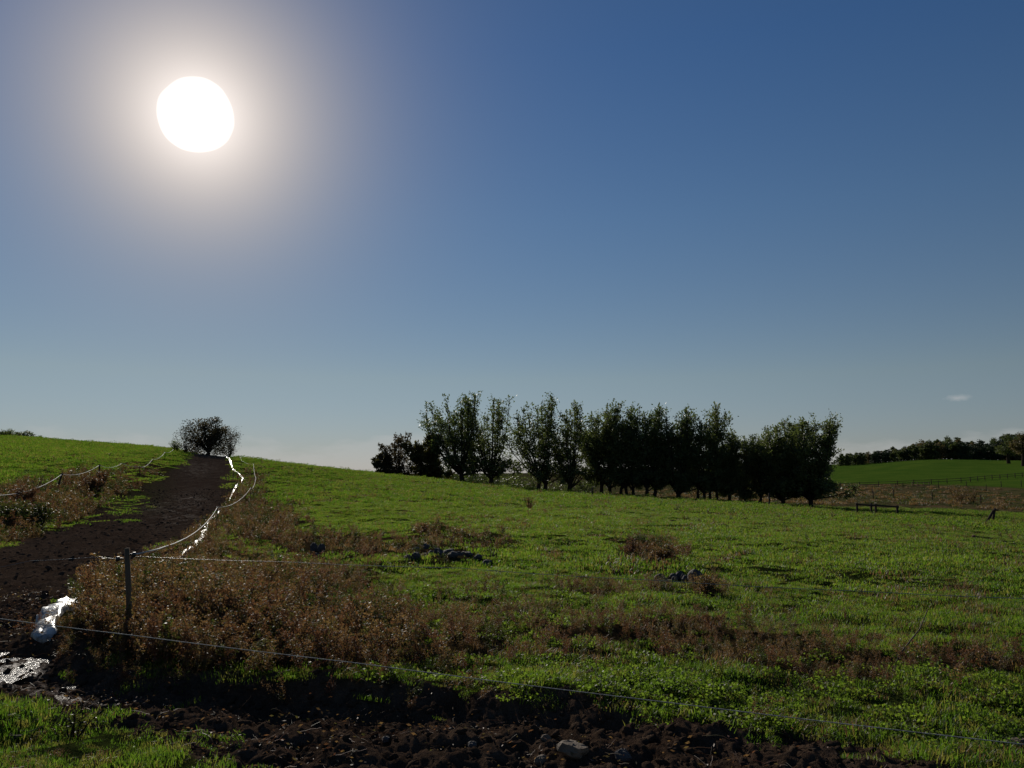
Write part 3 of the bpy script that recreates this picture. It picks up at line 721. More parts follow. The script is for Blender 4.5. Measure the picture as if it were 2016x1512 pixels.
# small things in the rough meadow
bare_bush(put(1881, 112), 3.0, 3.2, 35, 'weed', 1500, 'wide rusty bush with dark forked stems in the brown meadow', size=.16)
bare_bush(put(1910, 110), 2.2, 2.0, 36, 'weed', 600, 'smaller rusty bush on a thin stem right of the wide one', size=.13)

# ------------------------------------------------------------------ scattered vegetation, soil clods
SRC = bpy.data.collections
def gn_scatter(name, P, rot, scl, vid, srcs, kindlabel=None):
    col = bpy.data.collections.new(name + '_kinds')
    for o in srcs: col.objects.link(o)
    me = bpy.data.meshes.new(name); me.vertices.add(len(P)); me.vertices.foreach_set('co', np.asarray(P, np.float32).ravel())
    for an, ty, arr in (('rot', 'FLOAT_VECTOR', rot), ('scl', 'FLOAT_VECTOR', scl)):
        a = me.attributes.new(an, ty, 'POINT'); a.data.foreach_set('vector', np.asarray(arr, np.float32).ravel())
    a = me.attributes.new('vid', 'INT', 'POINT'); a.data.foreach_set('value', np.asarray(vid, np.int32))
    o = bpy.data.objects.new(name, me); COL.objects.link(o)
    t = bpy.data.node_groups.new(name, 'GeometryNodeTree')
    t.interface.new_socket('Geometry', in_out='INPUT', socket_type='NodeSocketGeometry')
    t.interface.new_socket('Geometry', in_out='OUTPUT', socket_type='NodeSocketGeometry')
    gi = t.nodes.new('NodeGroupInput'); go = t.nodes.new('NodeGroupOutput')
    ip = t.nodes.new('GeometryNodeInstanceOnPoints'); ci = t.nodes.new('GeometryNodeCollectionInfo')
    ci.inputs['Collection'].default_value = col; ci.inputs['Separate Children'].default_value = True; ci.inputs['Reset Children'].default_value = True
    def na(n, ty):
        q = t.nodes.new('GeometryNodeInputNamedAttribute'); q.data_type = ty; q.inputs['Name'].default_value = n; return q.outputs['Attribute']
    er = t.nodes.new('FunctionNodeEulerToRotation')
    t.links.new(na('rot', 'FLOAT_VECTOR'), er.inputs[0])
    t.links.new(gi.outputs[0], ip.inputs['Points']); t.links.new(ci.outputs[0], ip.inputs['Instance'])
    ip.inputs['Pick Instance'].default_value = True
    t.links.new(na('vid', 'INT'), ip.inputs['Instance Index'])
    t.links.new(er.outputs[0], ip.inputs['Rotation']); t.links.new(na('scl', 'FLOAT_VECTOR'), ip.inputs['Scale'])
    t.links.new(ip.outputs[0], go.inputs[0])
    md = o.modifiers.new('scatter', 'NODES'); md.node_group = t
    tag(o, kind='stuff')
    return o
def patch(name, m, n, rad, h, wd, seed, lean=.5, two=True):
    g = np.random.RandomState(seed)
    a = g.rand(n) * 2 * math.pi; r = rad * np.sqrt(g.rand(n)); b = np.stack([r * np.cos(a), r * np.sin(a), np.full(n, -.012)], -1)
    H_ = h * g.uniform(.45, 1.25, n); az = g.rand(n) * 2 * math.pi; ln_ = lean * g.uniform(.1, 1.1, n)
    dx = np.stack([np.cos(az), np.sin(az)], -1); sx = np.stack([-np.sin(az + g.uniform(-.9,.9,n)), np.cos(az), np.zeros(n)], -1)
    sx /= np.linalg.norm(sx, axis=1, keepdims=True)
    mid = b.copy(); mid[:, :2] += dx * (H_ * ln_ * .3)[:, None]; mid[:, 2] += H_ * .6
    tip = b.copy(); tip[:, :2] += dx * (H_ * ln_)[:, None]; tip[:, 2] += H_ * (1.0 - .25 * ln_)
    w = wd * g.uniform(.7, 1.3, n)[:, None]
    V = np.stack([b - sx * w * .5, b + sx * w * .5, mid + sx * w * .45, mid - sx * w * .45, tip + sx * w * .08, tip - sx * w * .08], 1).reshape(-1, 3)
    i = np.arange(n)[:, None] * 6
    Fq = np.concatenate([i + [[0, 1, 2, 3]], i + [[3, 2, 4, 5]]])
    return mesh_obj(name, V, Fq, m, link=False)
def leafy(name, m, n, rad, h, size, seed, flat=.4):
    """low broad-leaved ground plants: round leaves on short stalks"""
    g = np.random.RandomState(seed); b = MB()
    a = g.rand(n) * 2 * math.pi; r = rad * np.sqrt(g.rand(n)); z = h * g.uniform(.25, 1, n) * (1 - .3 * r / rad)
    P = np.stack([r * np.cos(a), r * np.sin(a), z], -1); az = g.rand(n) * 2 * math.pi
    D = np.stack([np.cos(az), np.sin(az), g.uniform(-flat, flat * 1.6, n)], -1)
    b.leaves(P, size, .85, seed, D)
    for k in range(0, n, 3): b.tube([P[k] * [.8, .8, 0] - [0, 0, .01], P[k]], .0018, 3, cap=False)
    return b.build(name, m, link=False)
def weed_mesh(name, m, h, seed, nb=8, leaves=17, size=.03, w=.5, stem=.004):
    g = np.random.RandomState(seed); b = MB(); P = []; D = []
    for s in range(3):
        az = g.rand() * 6.28; S = curve((g.uniform(-.05, .05), g.uniform(-.05, .05), -.03), (math.cos(az) * .35, math.sin(az) * .35, 1), h * g.uniform(.7, 1.05), 7, (g.uniform(-.3,.3), g.uniform(-.3,.3), .1), g, .25)
        b.tube(S, np.linspace(stem, stem * .35, 8), 3, cap=False)
        for t in np.linspace(.2, 1, nb):
            q = along(S, np.array([t]))[0]; a = g.rand() * 6.28
            B = curve(q, (math.cos(a), math.sin(a), g.uniform(.3, 1.2)), h * w * (1.1 - t * .6) * g.uniform(.5, 1.1) * .6, 4, (0, 0, .2), g, .5)
            b.tube(B, stem * .3, 3, cap=False)
            tt = g.rand(leaves); P.append(along(B, tt) + g.randn(leaves, 3) * size * .5); D.append((B[-1] - B[0])[None] * 3 + g.randn(leaves, 3) * .6)
    b.leaves(np.vstack(P), size, .42, seed, np.vstack(D))
    return b.build(name, m, link=False)
def grid(rmin, rmax, sp, amax=40, seed=0, amin=None):
    g = np.random.RandomState(seed); amin = -amax if amin is None else amin
    X, Y = np.meshgrid(np.arange(-rmax, rmax, sp), np.arange(0.5, rmax, sp))
    X = X.ravel() + g.uniform(-.5, .5, X.size) * sp; Y = Y.ravel() + g.uniform(-.5, .5, Y.size) * sp
    r = np.hypot(X, Y); a = np.degrees(np.arctan2(X, Y))
    k = (r > rmin * g.uniform(.93, 1.07, r.size)) & (r < rmax * g.uniform(.93, 1.0, r.size)) & (a > amin) & (a < amax)
    return X[k], Y[k], g
def do(name, X, Y, g, keep, srcs, s, sz=None, tilt=.12, sink=0.0):
    X, Y = X[keep], Y[keep]; n = len(X); Z = height(X, Y) - sink
    s = s[keep] if isinstance(s, np.ndarray) else np.full(n, s)
    sz = s if sz is None else (sz[keep] if isinstance(sz, np.ndarray) else s * sz)
    rot = np.stack([g.randn(n) * tilt, g.randn(n) * tilt, g.rand(n) * 6.283], -1)
    return gn_scatter(name, np.stack([X, Y, Z], -1), rot, np.stack([s, s, sz], -1), g.randint(0, len(srcs), n), srcs)

G1 = [patch('grass_tuft', M['grass'], 160, .17, .046, .0045, 10 + i, .85) for i in range(4)]
G2 = [patch('grass_tuft', M['grass'], 170, .36, .050, .010, 20 + i, .8) for i in range(4)]
G3 = [patch('grass_tuft', M['grass_far'], 190, .85, .075, .028, 30 + i, .8) for i in range(4)]
G4 = [patch('crop_tuft', M['grass_far'], 170, 1.1, .11, .045, 40 + i, .6) for i in range(3)]
def gsc(X, Y): return np.clip(.95 + .8 * fbm(X, Y, .7, 2, 101) + .6 * fbm(X, Y, 3.5, 2, 103), .3, 2.4)
X, Y, g = grid(1.6, 13.5, .125, amax=62, seed=1)
md_ = in_mud(X, Y); br_ = brown(X, Y); r_ = np.hypot(X, Y)
do('pasture_grass_near', X, Y, g, (g.rand(len(X)) > md_ * 1.2) & (g.rand(len(X)) > br_ * .92) & clear(X, Y), G1, gsc(X, Y), gsc(X, Y) * np.where(Y < 6.2 - .5 * X * 0, 1.05, 1.0))
X, Y, g = grid(3, 9, .12, seed=18)
ln_ = lane(X, Y)
do('bank_grass', X, Y, g, (ln_ > -.02) & (ln_ < .5) & (g.rand(len(X)) < .5 * (1 - ln_ / .5) * (.5 + .5 * (X > 0))), G1, gsc(X, Y) * .9, tilt=.35)
X, Y, g = grid(12.5, 42, .27, amax=50, seed=2)
md_ = in_mud(X, Y); br_ = brown(X, Y)
do('pasture_grass_middle', X, Y, g, (g.rand(len(X)) > md_ * 1.2) & (g.rand(len(X)) > br_ * .9) & clear(X, Y), G2, gsc(X, Y))
X, Y, g = grid(40, 165, .72, amax=46, seed=3)
md_ = in_mud(X, Y); br_ = brown(X, Y); r_ = np.hypot(X, Y); a_ = np.degrees(np.arctan2(X, Y))
leftc = (a_ < -24) & (-sdist(LANE, X, Y) > 7)
do('pasture_grass_far', X, Y, g, (g.rand(len(X)) > md_ * 1.2) & (g.rand(len(X)) > br_ * .85) & ((r_ < 104) | (a_ < -14)) & ~leftc, G3, gsc(X, Y))
do('crop_grass', X, Y, g, leftc & (r_ < 160), G4, np.clip(.9 + .6 * fbm(X, Y, 2.2, 2, 7) + .4 * fbm(X, Y, 9, 2, 8), .4, 2))
# thin growth creeping over the far part of the track
X, Y, g = grid(30, 100, .6, amax=-19, amin=-36, seed=4)
s_ = in_mud(X, Y); a_ = np.degrees(np.arctan2(X, Y))
do('track_edge_grass', X, Y, g, (s_ > .4) & (g.rand(len(X)) < sstep(-24.2, -27.0, a_) * .5 * sstep(30, 44, np.hypot(X, Y))), G3, gsc(X, Y) * .7)

# dead straw-coloured grass mixed through the pasture
D1 = [patch('dry_tuft', M['weed'], 90, .15, .075, .005, 160 + i, 1.0) for i in range(2)]; D2 = [patch('dry_tuft', M['weed'], 110, .4, .085, .013, 163 + i, 1.0) for i in range(2)]
X, Y, g = grid(2.8, 13, .22, seed=14)
do('dry_grass_near', X, Y, g, (in_mud(X, Y) < .5) & clear(X, Y) & (g.rand(len(X)) < .28 + .6 * fbm(X, Y, 1.6, 2, 165)), D1, gsc(X, Y))
X, Y, g = grid(12.5, 85, .75, seed=15)
do('dry_grass_far', X, Y, g, (in_mud(X, Y) < .5) & clear(X, Y) & (g.rand(len(X)) < .2 + .7 * fbm(X, Y, 5, 3, 167)), D2, gsc(X, Y) * 1.1)

# broad-leaved green cover in the foreground
C1 = [leafy('broad_leaf_cover', M['clover'], 120, .16, .07, .023, 50 + i) for i in range(4)]
X, Y, g = grid(2.8, 12, .17, seed=5)
PX, PY = proj(X, Y, base(X, Y)); md_ = in_mud(X, Y)
cw = np.maximum(np.exp(-((PX - 1350)/520)**2 - ((PY - 1375)/62)**2), np.exp(-((PX - 1950)/300)**2 - ((PY - 1420)/70)**2))
cw = np.maximum(cw, .8 * np.exp(-((PX - 760)/130)**2 - ((PY - 1340)/50)**2)); cw = np.maximum(cw, .5 * np.exp(-((PX - 900)/500)**2 - ((PY - 1200)/60)**2))
cw = np.maximum(cw * (PX > 600), .06 * (PX < 560) * (PY > 1400))
cn = fbm(X, Y, .7, 2, 111)
do('broad_leaf_cover', X, Y, g, ((PY < 1435) | (PX > 1100)) & (g.rand(len(X)) < cw * (.9 + cn)) & ((md_ < .5) | ((lane(X, Y) < .2) & (PX > 1000))), C1, .9 + .4 * fbm(X, Y, .5, 2, 113))

# dry weeds
W1 = [weed_mesh('dry_weed', M[m], .55, 60 + i, 9, 17, .028) for i, m in enumerate(['weed', 'weed', 'weed_red', 'weed_green', 'weed', 'weed_red'])]
W2 = [weed_mesh('dry_weed', M[m], .42, 70 + i, 6, 11, .042, stem=.006) for i, m in enumerate(['weed', 'weed_red', 'weed', 'weed_green'])]
W3 = [weed_mesh('dry_weed', M[m], .7, 80 + i, 6, 10, .085, .6, stem=.012) for i, m in enumerate(['weed', 'weed_red', 'weed_green'])]
X, Y, g = grid(4.5, 15, .125, seed=6)
Zb = base(X, Y); PX, PY = proj(X, Y, Zb); br_ = brown(X, Y, Zb); md_ = in_mud(X, Y)
tall = np.maximum(np.exp(-((PX - 400)/300)**4 - ((PY - 1240)/105)**4), .8 * np.exp(-((PX - 700)/170)**4 - ((PY - 1275)/60)**4))
tall = np.maximum(tall, .9 * np.exp(-((PX - 150)/70)**4 - ((PY - 1270)/45)**4))
dens = np.clip(np.maximum(br_ - .25, tall * 1.1), 0, 1)
sc_ = (.36 + .55 * tall) * (1 + .7 * fbm(X, Y, .6, 2, 121)) * np.where(g.rand(len(X)) < .07, 1.35, 1.0)
do('dry_weeds_near', X, Y, g, (g.rand(len(X)) < dens * (.55 + .30 * tall)) & (md_ < .6) & clear(X, Y), W1, sc_, tilt=.22)
ln_ = lane(X, Y)
do('bank_weeds', X, Y, g, (ln_ > -.05) & (ln_ < .38) & (PY > 1230) & (PX < 1950) & (Y > 5.6 - .28 * X) & (g.rand(len(X)) < .30 * (1 - .6 * (PX > 950))), W1, .42 * (1 + .5 * fbm(X, Y, .4, 2, 129)), tilt=.5)
X, Y, g = grid(14, 46, .33, seed=7)
br_ = brown(X, Y); md_ = in_mud(X, Y)
do('dry_weeds_middle', X, Y, g, (g.rand(len(X)) < np.clip(br_ - .2, 0, 1) * 1.0) & (md_ < .6) & clear(X, Y), W2, np.clip(.55 + .35 * fbm(X, Y, 1.4, 2, 123), .25, 1.2), tilt=.2)
X, Y, g = grid(24, 75, .55, seed=8)
Zb = base(X, Y); PX, PY = proj(X, Y, Zb); br_ = brown(X, Y, Zb); md_ = in_mud(X, Y)
lb = (X < -.5 * Y)
do('dry_weeds_far', X, Y, g, (g.rand(len(X)) < np.clip(br_ - .15, 0, 1) * 1.0) & (md_ < .6), W3, np.where(lb, .75, .50) * (1 + .4 * fbm(X, Y, 2, 2, 125)), tilt=.2)
# sparse single weeds over the whole pasture
X, Y, g = grid(6, 85, 1.0, seed=9); r_ = np.hypot(X, Y); md_ = in_mud(X, Y)
do('scattered_weeds', X, Y, g, (g.rand(len(X)) < .10 + .12 * (fbm(X, Y, 6, 2, 127) > .1)) & (md_ < .4), W2, np.clip(.35 + .3 * g.rand(len(X)), 0, 1) * (.8 + r_ / 90), tilt=.25)
# tussocks of the brown meadow beyond
TU = [patch('meadow_tussock', M['weed'], 120, 1.3, .55, .10, 90, .7), patch('meadow_tussock', M['weed_green'], 120, 1.3, .45, .10, 91, .7)]
X, Y, g = grid(100, 235, 2.1, amax=42, amin=6, seed=10); a_ = np.degrees(np.arctan2(X, Y)); r_ = np.hypot(X, Y)
fl = np.interp(a_, [0, 17.9, 24.1, 28.9, 33.5, 45], [330, 260, 222, 205, 190, 190])
do('meadow_tussocks', X, Y, g, (r_ > 112) & (r_ < fl - 3) & (g.rand(len(X)) < .5 + fbm(X, Y, 12, 2, 131)), TU, .55 + .35 * fbm(X, Y, 9, 2, 133))

# clods of trodden mud
def clod(seed, n=10, m='clod'):
    g = np.random.RandomState(seed); th = np.linspace(0, math.pi, 6)[1:-1]; ph = np.linspace(0, 2*math.pi, 9)[:-1]
    V = [(0, 0, .5)] ; 
    for a in th:
        for b in ph: V.append((math.sin(a)*math.cos(b), math.sin(a)*math.sin(b), math.cos(a)))
    V.append((0, 0, -.5)); V = np.array(V); V[0] = (0, 0, 1); V[-1] = (0, 0, -1)
    V *= (1 + .22 * g.randn(len(V), 1).clip(-1.3, 1.3)); V *= [1.3, .95, .6]
    Fc = [(0, 1 + j, 1 + (j + 1) % 8) for j in range(8)]
    for i in range(3):
        for j in range(8): Fc.append((1 + i*8 + j, 9 + i*8 + j, 9 + i*8 + (j+1) % 8, 1 + i*8 + (j+1) % 8))
    Fc += [(33, 25 + (j + 1) % 8, 25 + j) for j in range(8)]
    return mesh_obj('mud_clod', V, Fc, M[m], link=False, smooth=True)
CL = [clod(140 + i) for i in range(5)]
X, Y, g = grid(3, 14, .055, seed=11); ln_ = lane(X, Y)
do('mud_clods_near', X, Y, g, (ln_ > .02) & (g.rand(len(X)) < .55 + .5 * fbm(X, Y, .6, 2, 141)), CL, g.gamma(2.0, .0075, len(X)).clip(.006, .036), tilt=.5, sink=.004)
X, Y, g = grid(13, 60, .22, amax=-8, amin=-40, seed=12); ln_ = lane(X, Y)
do('mud_clods_far', X, Y, g, (ln_ > .02) & (g.rand(len(X)) < .6), CL, g.gamma(2.0, .015, len(X)).clip(.012, .06), tilt=.4, sink=.01)
# molehills and dung that fleck the pasture
X, Y, g = grid(9, 90, 1.7, seed=13); md_ = in_mud(X, Y)
do('pasture_clods', X, Y, g, (md_ < .1) & (g.rand(len(X)) < .32 + .4 * fbm(X, Y, 9, 2, 151)), CL, g.uniform(.05, .13, len(X)) * (.6 + np.hypot(X, Y) / 90), tilt=.3)

# trampled straw, dead leaves and twigs on the mud
def litter(seed):
    g = np.random.RandomState(seed); b = MB(); n = 14
    P = np.stack([g.uniform(-.16, .16, n), g.uniform(-.16, .16, n), g.uniform(.004, .02, n)], -1); az = g.rand(n) * 6.283
    b.leaves(P, .026, .4, seed, np.stack([np.cos(az), np.sin(az), g.uniform(-.25, .35, n)], -1))
    for k in range(4):
        q = np.array([g.uniform(-.15, .15), g.uniform(-.15, .15), .008]); b.tube(curve(q, (g.randn(), g.randn(), .1), g.uniform(.05, .16), 4, (0, 0, -.2), g, .4), .0016, 3, cap=False)
    return b.build('straw_litter', M['weed' if seed % 2 else 'weed_red'], link=False)
LI = [litter(170 + i) for i in range(4)]
X, Y, g = grid(3, 16, .2, seed=16); ln_ = lane(X, Y)
do('straw_litter', X, Y, g, (ln_ > 0) & (g.rand(len(X)) < .38 + .5 * fbm(X, Y, .9, 2, 171)), LI, g.uniform(.7, 1.3, len(X)), tilt=.15)

# ------------------------------------------------------------------ fences and posts
def wpt(px, py, off): x, y = hit(px, py, off); d = ray(px, py); return np.array([x, y, CAM[2] + d[2] * y])
def sagged(pts, sag=.04, n=10):
    out = []
    for a, b in zip(pts[:-1], pts[1:]):
        t = np.linspace(0, 1, n)[:-1, None]; L = np.linalg.norm(np.array(b) - a)
        q = np.array(a) * (1 - t) + np.array(b) * t; q[:, 2] -= (4 * t * (1 - t))[:, 0] * min(sag * L / 10, .25); out.append(q)
    out.append(np.array([pts[-1]])); return np.vstack(out)
def rope(name, pts, rad, m, label, cat, sag=.3, group=None):
    b = MB(); b.tube(sagged(pts, sag), rad, 6); o = b.build(name, M[m], smooth=True); return tag(o, label, cat, group)
def post(px, py, h, label, group=None, rad=.035, lean=(0, 0), m='post', name='fence_post', ins=True, square=False, loc=None):
    p = place(px, py) if loc is None else np.array(loc, float); e = empty(name, p); b = MB()
    P = np.array([[0, 0, -.25], [lean[0] * h * .5, lean[1] * h * .5, h * .5], [lean[0] * h, lean[1] * h, h]])
    b.tube(P, [rad * 1.08, rad, rad * .93], 6 if not square else 6); b.build('shaft', M[m], e)
    if ins:
        c = MB(); q = P[2] - [lean[0] * .1, lean[1] * .1, .08]
        c.tube([q + [-rad, 0, 0], q + [-rad - .03, 0, 0]], [.014, .018], 6); c.tube([q + [-rad - .03, 0, -.02], q + [-rad - .03, 0, .02]], .016, 6)
        c.build('insulator', M['insulator'], e)
    return tag(e, label, 'fence post', group), p + P[2]

# corner post in the weeds
pc = place(258, 1282); Yc = pc[1]; tp = at_depth(250, 1079, Yc)
ec = empty('fence_post', pc); b = MB(); rel = tp - pc
b.tube([(0, 0, -.3), rel * .5 + [0, 0, 0], rel], [.027, .026, .024], 6); b.build('shaft', M['post'], ec)
for s_, zz in ((-1, .10), (1, .06)):
    c = MB(); q = rel - [0, 0, zz]; c.tube([q + [s_ * .03, 0, 0], q + [s_ * .075, -.01, 0]], [.010, .012], 6); c.tube([q + [s_ * .075, -.01, -.022], q + [s_ * .075, -.01, .022]], .017, 6)
    c.build('insulator', M['insulator'], ec)
tag(ec, 'weathered corner post rising out of the dry weeds beside the dirt track', 'fence post')
hook = tp + np.array([.08, -.01, -.06])
rope('fence_rope', [hook] + [wpt(px, py, .8) for px, py in [(428, 999), (494, 960), (504, 941), (499, 913)]] + [wpt(479, 908, .7), wpt(473, 899, .7)], .0075, 'rope',
     'white electric fence rope climbing the hill along the right side of the track', 'fence rope', .25)
for px, py, lab in [(428, 999, 'thin stake carrying the white rope at its first bend above the corner post'), (494, 960, 'thin stake at the second bend of the rope up the hill'), (500, 912, 'thin upright stake near the crest where the rope turns left')]:
    w = wpt(px, py, .8); x, y = w[0], w[1]; z = H(x, y); b = MB(); b.tube([(0, 0, -.2), (0, 0, w[2] - z + .03)], .011 + y * .0001, 6)
    e = empty('rope_stake', (x, y, z)); b.build('shaft', M['post'], e); c = MB(); c.box(np.array([0, 0, w[2] - z]), np.array([.02, .02, .025])); c.build('clip', M['insulator'], e)
    tag(e, lab, 'stake', 'thin stakes along the climbing rope')
zc = hook[2]
Yw = [Yc, Yc * .97, Yc * .92, 6.6, 6.1, 5.7]
rope('fence_wire', [tp + np.array([.08, -.01, -.075])] + [at_depth(px, py, Yq) for px, py, Yq in [(560, 1106, 7.5), (900, 1118, 7.4), (1300, 1143, 7.0), (1700, 1164, 6.5), (2080, 1180, 6.0)]], .0026, 'wire',
     'thin wire running right from the corner post low across the pasture', 'fence wire', .05)
wl = at_depth(-60, 1128, 8.3)
rope('fence_wire', [tp + np.array([-.075, -.01, -.10]), at_depth(195, 1096, 7.9), at_depth(60, 1104, 8.2), wl], .0022, 'wire', 'hair-thin wire leaving the corner post to the left across the track', 'fence wire', .05)
rope('fence_rope', [at_depth(-260, 1192, 6.2), at_depth(0, 1218, 6.0), at_depth(255, 1250, 5.8), at_depth(700, 1305, 5.4), at_depth(1300, 1381, 4.95), at_depth(2030, 1467, 4.45), at_depth(2500, 1515, 4.2)], .0027, 'worn_rope',
     'taut worn rope crossing the whole foreground in front of the dry weeds', 'fence rope', .02)
# fence on top of the left bank
p1 = place(112, 966); t1 = at_depth(122, 932, p1[1]); p2 = place(194, 944); t2 = at_depth(196, 914, p2[1])
for pp, tt, lab in ((p1, t1, 'leaning dark fence post on the left bank, nearer of the two'), (p2, t2, 'upright dark fence post on the left bank above the brown bush')):
    e = empty('fence_post', pp); b = MB(); b.tube([(0, 0, -.2), (tt - pp) * .5, tt - pp], [.055, .05, .045], 6); b.build('shaft', M['darkpost'], e)
    c = MB(); c.box(tt - pp - [.0, 0, .06], np.array([.06, .03, .04])); c.build('insulator', M['insulator'], e); tag(e, lab, 'fence post', 'posts of the fence on the left bank')
rope('fence_rope', [wpt(-120, 1008, .8), wpt(0, 975, .8), t1 - [0, 0, .05], t2 - [0, 0, .05]] + [wpt(240, 912, .75), wpt(275, 919, .6), wpt(300, 904, .75), wpt(325, 890, .75), wpt(341, 885, .7)], .0115, 'rope',
     'pale fence rope on the left bank following the edge of the green hill', 'fence rope', .35)
for px, py, lab in [(275, 920, 'short stake under the rope where it dips on the left bank'), (325, 890, 'short stake near the top end of the left bank rope')]:
    w = wpt(px, py, .7); z = H(w[0], w[1]); e = empty('rope_stake', (w[0], w[1], z)); b = MB(); b.tube([(0, 0, -.2), (0, 0, w[2] - z + .05)], .025, 6); b.build('shaft', M['darkpost'], e); tag(e, lab, 'stake', 'stakes of the fence on the left bank')

# timber rail near the willows
xs = [(1688, 1012, 990), (1716, 1014, 991), (1725, 1014, 992), (1767, 1015, 995)]
P4 = [place(px, py) for px, py, _ in xs]; Yr = float(np.mean([p[1] for p in P4])); org = np.array([ray(1688, 1012)[0] * Yr, Yr, 0]); org[2] = H(org[0], org[1])
er = empty('hitching_rail', org); tops = []
for px, py, ty in xs:
    x = ray(px, py)[0] * Yr; z = H(x, Yr); t_ = at_depth(px, ty, Yr); b = MB(); b.tube([(x - org[0], 0, z - org[2] - .3), np.array([x, Yr, t_[2]]) - org], .095, 6)
    b.build('post', M['darkpost'], er); tops.append(np.array([x, Yr - .10, t_[2] - .14]) - org)
b = MB(); b.tube([tops[0] - [.15, 0, -.02], tops[1] + [0, 0, -.03], tops[2] + [0, 0, .03], tops[3] + [.1, 0, 0]], .085, 6); b.build('rail', M['darkpost'], er)
tag(er, 'dark timber rail on four posts at the pasture edge right of the last willow', 'rail')
# crossed leaning posts at the right
pl = place(1948, 1029); eb = empty('broken_fence', pl); Yb = pl[1]
for (a, bq) in (((1940, 1029), (1957, 1003)), ((1953, 1029), (1959, 1001))):
    A_ = at_depth(*a, Yb); B_ = at_depth(*bq, Yb); b = MB(); b.tube([A_ - pl - [0, 0, .1], (B_ - pl)], [.085, .075], 6); b.build('post', M['darkpost'], eb)
b = MB(); b.box(at_depth(1959, 1004, Yb) - pl - [0, .1, 0], np.array([.16, .05, .05])); b.build('crosspiece', M['darkpost'], eb)
tag(eb, 'two dark posts leaning together at the right of the pasture', 'broken fence')
post(1515, 998, 1.15, 'lone fence post standing under the yellowing tree left of the last two willows', rad=.07, m='darkpost', ins=False)
post(1166, 979, 1.0, 'lone thin fence post between the slim willow and the dense willow', rad=.06, m='darkpost', ins=False)
# posts dotted over the brown meadow
mp_ = [(322,1112),(478,1088),(488,1148),(682,1152),(700,1052),(1038,1160),(1097,1048),(1355,1034),(1490,1186),(1680,1034),(1868,1032),(765,1045),(1540,1070)]
labs = ['leftmost, low beside the last willow crown', 'tall and thin, left part of the meadow', 'low, below the tall thin one', 'in the left middle, above the timber rail', 'on the green strip left of the pale hurdle',
        'short, left of the rusty bush', 'thin, above the rusty bush to its left', 'above the rusty bush to its right', 'dark, right of the small rusty bush', 'right part, on the green strip', 'rightmost, at the edge of the picture', 'stout, just left of the pale hurdle', 'small, halfway between bush and far fence']
proto = None
for (cx, cy_), lab in zip(mp_, labs):
    px, py = 1616 + cx / 4.725, 740 + cy_ / 4.725; p = place(px, py)
    if proto is None:
        e = empty('meadow_post', p); b = MB(); b.tube([(0, 0, -.2), (.02, 0, .6), (.03, 0, 1.25)], [.08, .075, .07], 6); b.build('shaft', M['darkpost'], e); proto = e
    else:
        e = proto.copy(); COL.objects.link(e); e.location = tuple(p); e.rotation_euler = (0, 0, cx); c = proto.children[0].copy(); COL.objects.link(c); c.parent = e
    s = 1 + (abs(cx * 7) % 5) * .08; e.scale = (1, 1, s)
    tag(e, 'old fence post in the brown meadow, ' + lab, 'fence post', 'old posts dotted over the brown meadow')
# long dark fence under the green slope
line = [(1655,961),(1700,959),(1760,957),(1800,955),(1850,953),(1900,950),(1950,945),(2000,941),(2060,936)]
fl_ = [place(*q) for q in line]; o0 = fl_[0]; ef = empty('pasture_fence', o0)
dist = np.concatenate([[0], np.cumsum([np.linalg.norm(fl_[i+1] - fl_[i]) for i in range(len(fl_) - 1)])]); LP_ = np.array(fl_)
tt = np.arange(0, dist[-1], 4.2); PP = np.stack([np.interp(tt, dist, LP_[:, k]) for k in range(3)], -1); PP[:, 2] = height(PP[:, 0], PP[:, 1])
for p in PP: b = MB(); b.tube([p - o0 - [0, 0, .2], p - o0 + [0, 0, 1.25]], .09, 6, True); b.build('post', M['darkpost'], ef)
for hz in (.55, 1.05): b = MB(); b.tube(PP - o0 + [0, -.1, hz], .055, 4, False); b.build('rail', M['darkpost'], ef)
tag(ef, 'long dark post and rail fence along the foot of the green slope', 'fence')
# pale hurdle in front of that fence
ph_ = place(1813, 959); eh = empty('hurdle', ph_)
for x_ in (-1.9, -.7, .7, 1.9): b = MB(); b.tube([(x_, 0, -.1), (x_, 0, 1.1)], .08, 6); b.build('post', M['post'], eh)
for z_ in (.3, .65, 1.0): b = MB(); b.tube([(-2.0, -.1, z_), (2.0, -.1, z_)], .05, 6); b.build('rail', M['post'], eh)
tag(eh, 'small pale hurdle of rails standing before the long dark fence', 'hurdle')

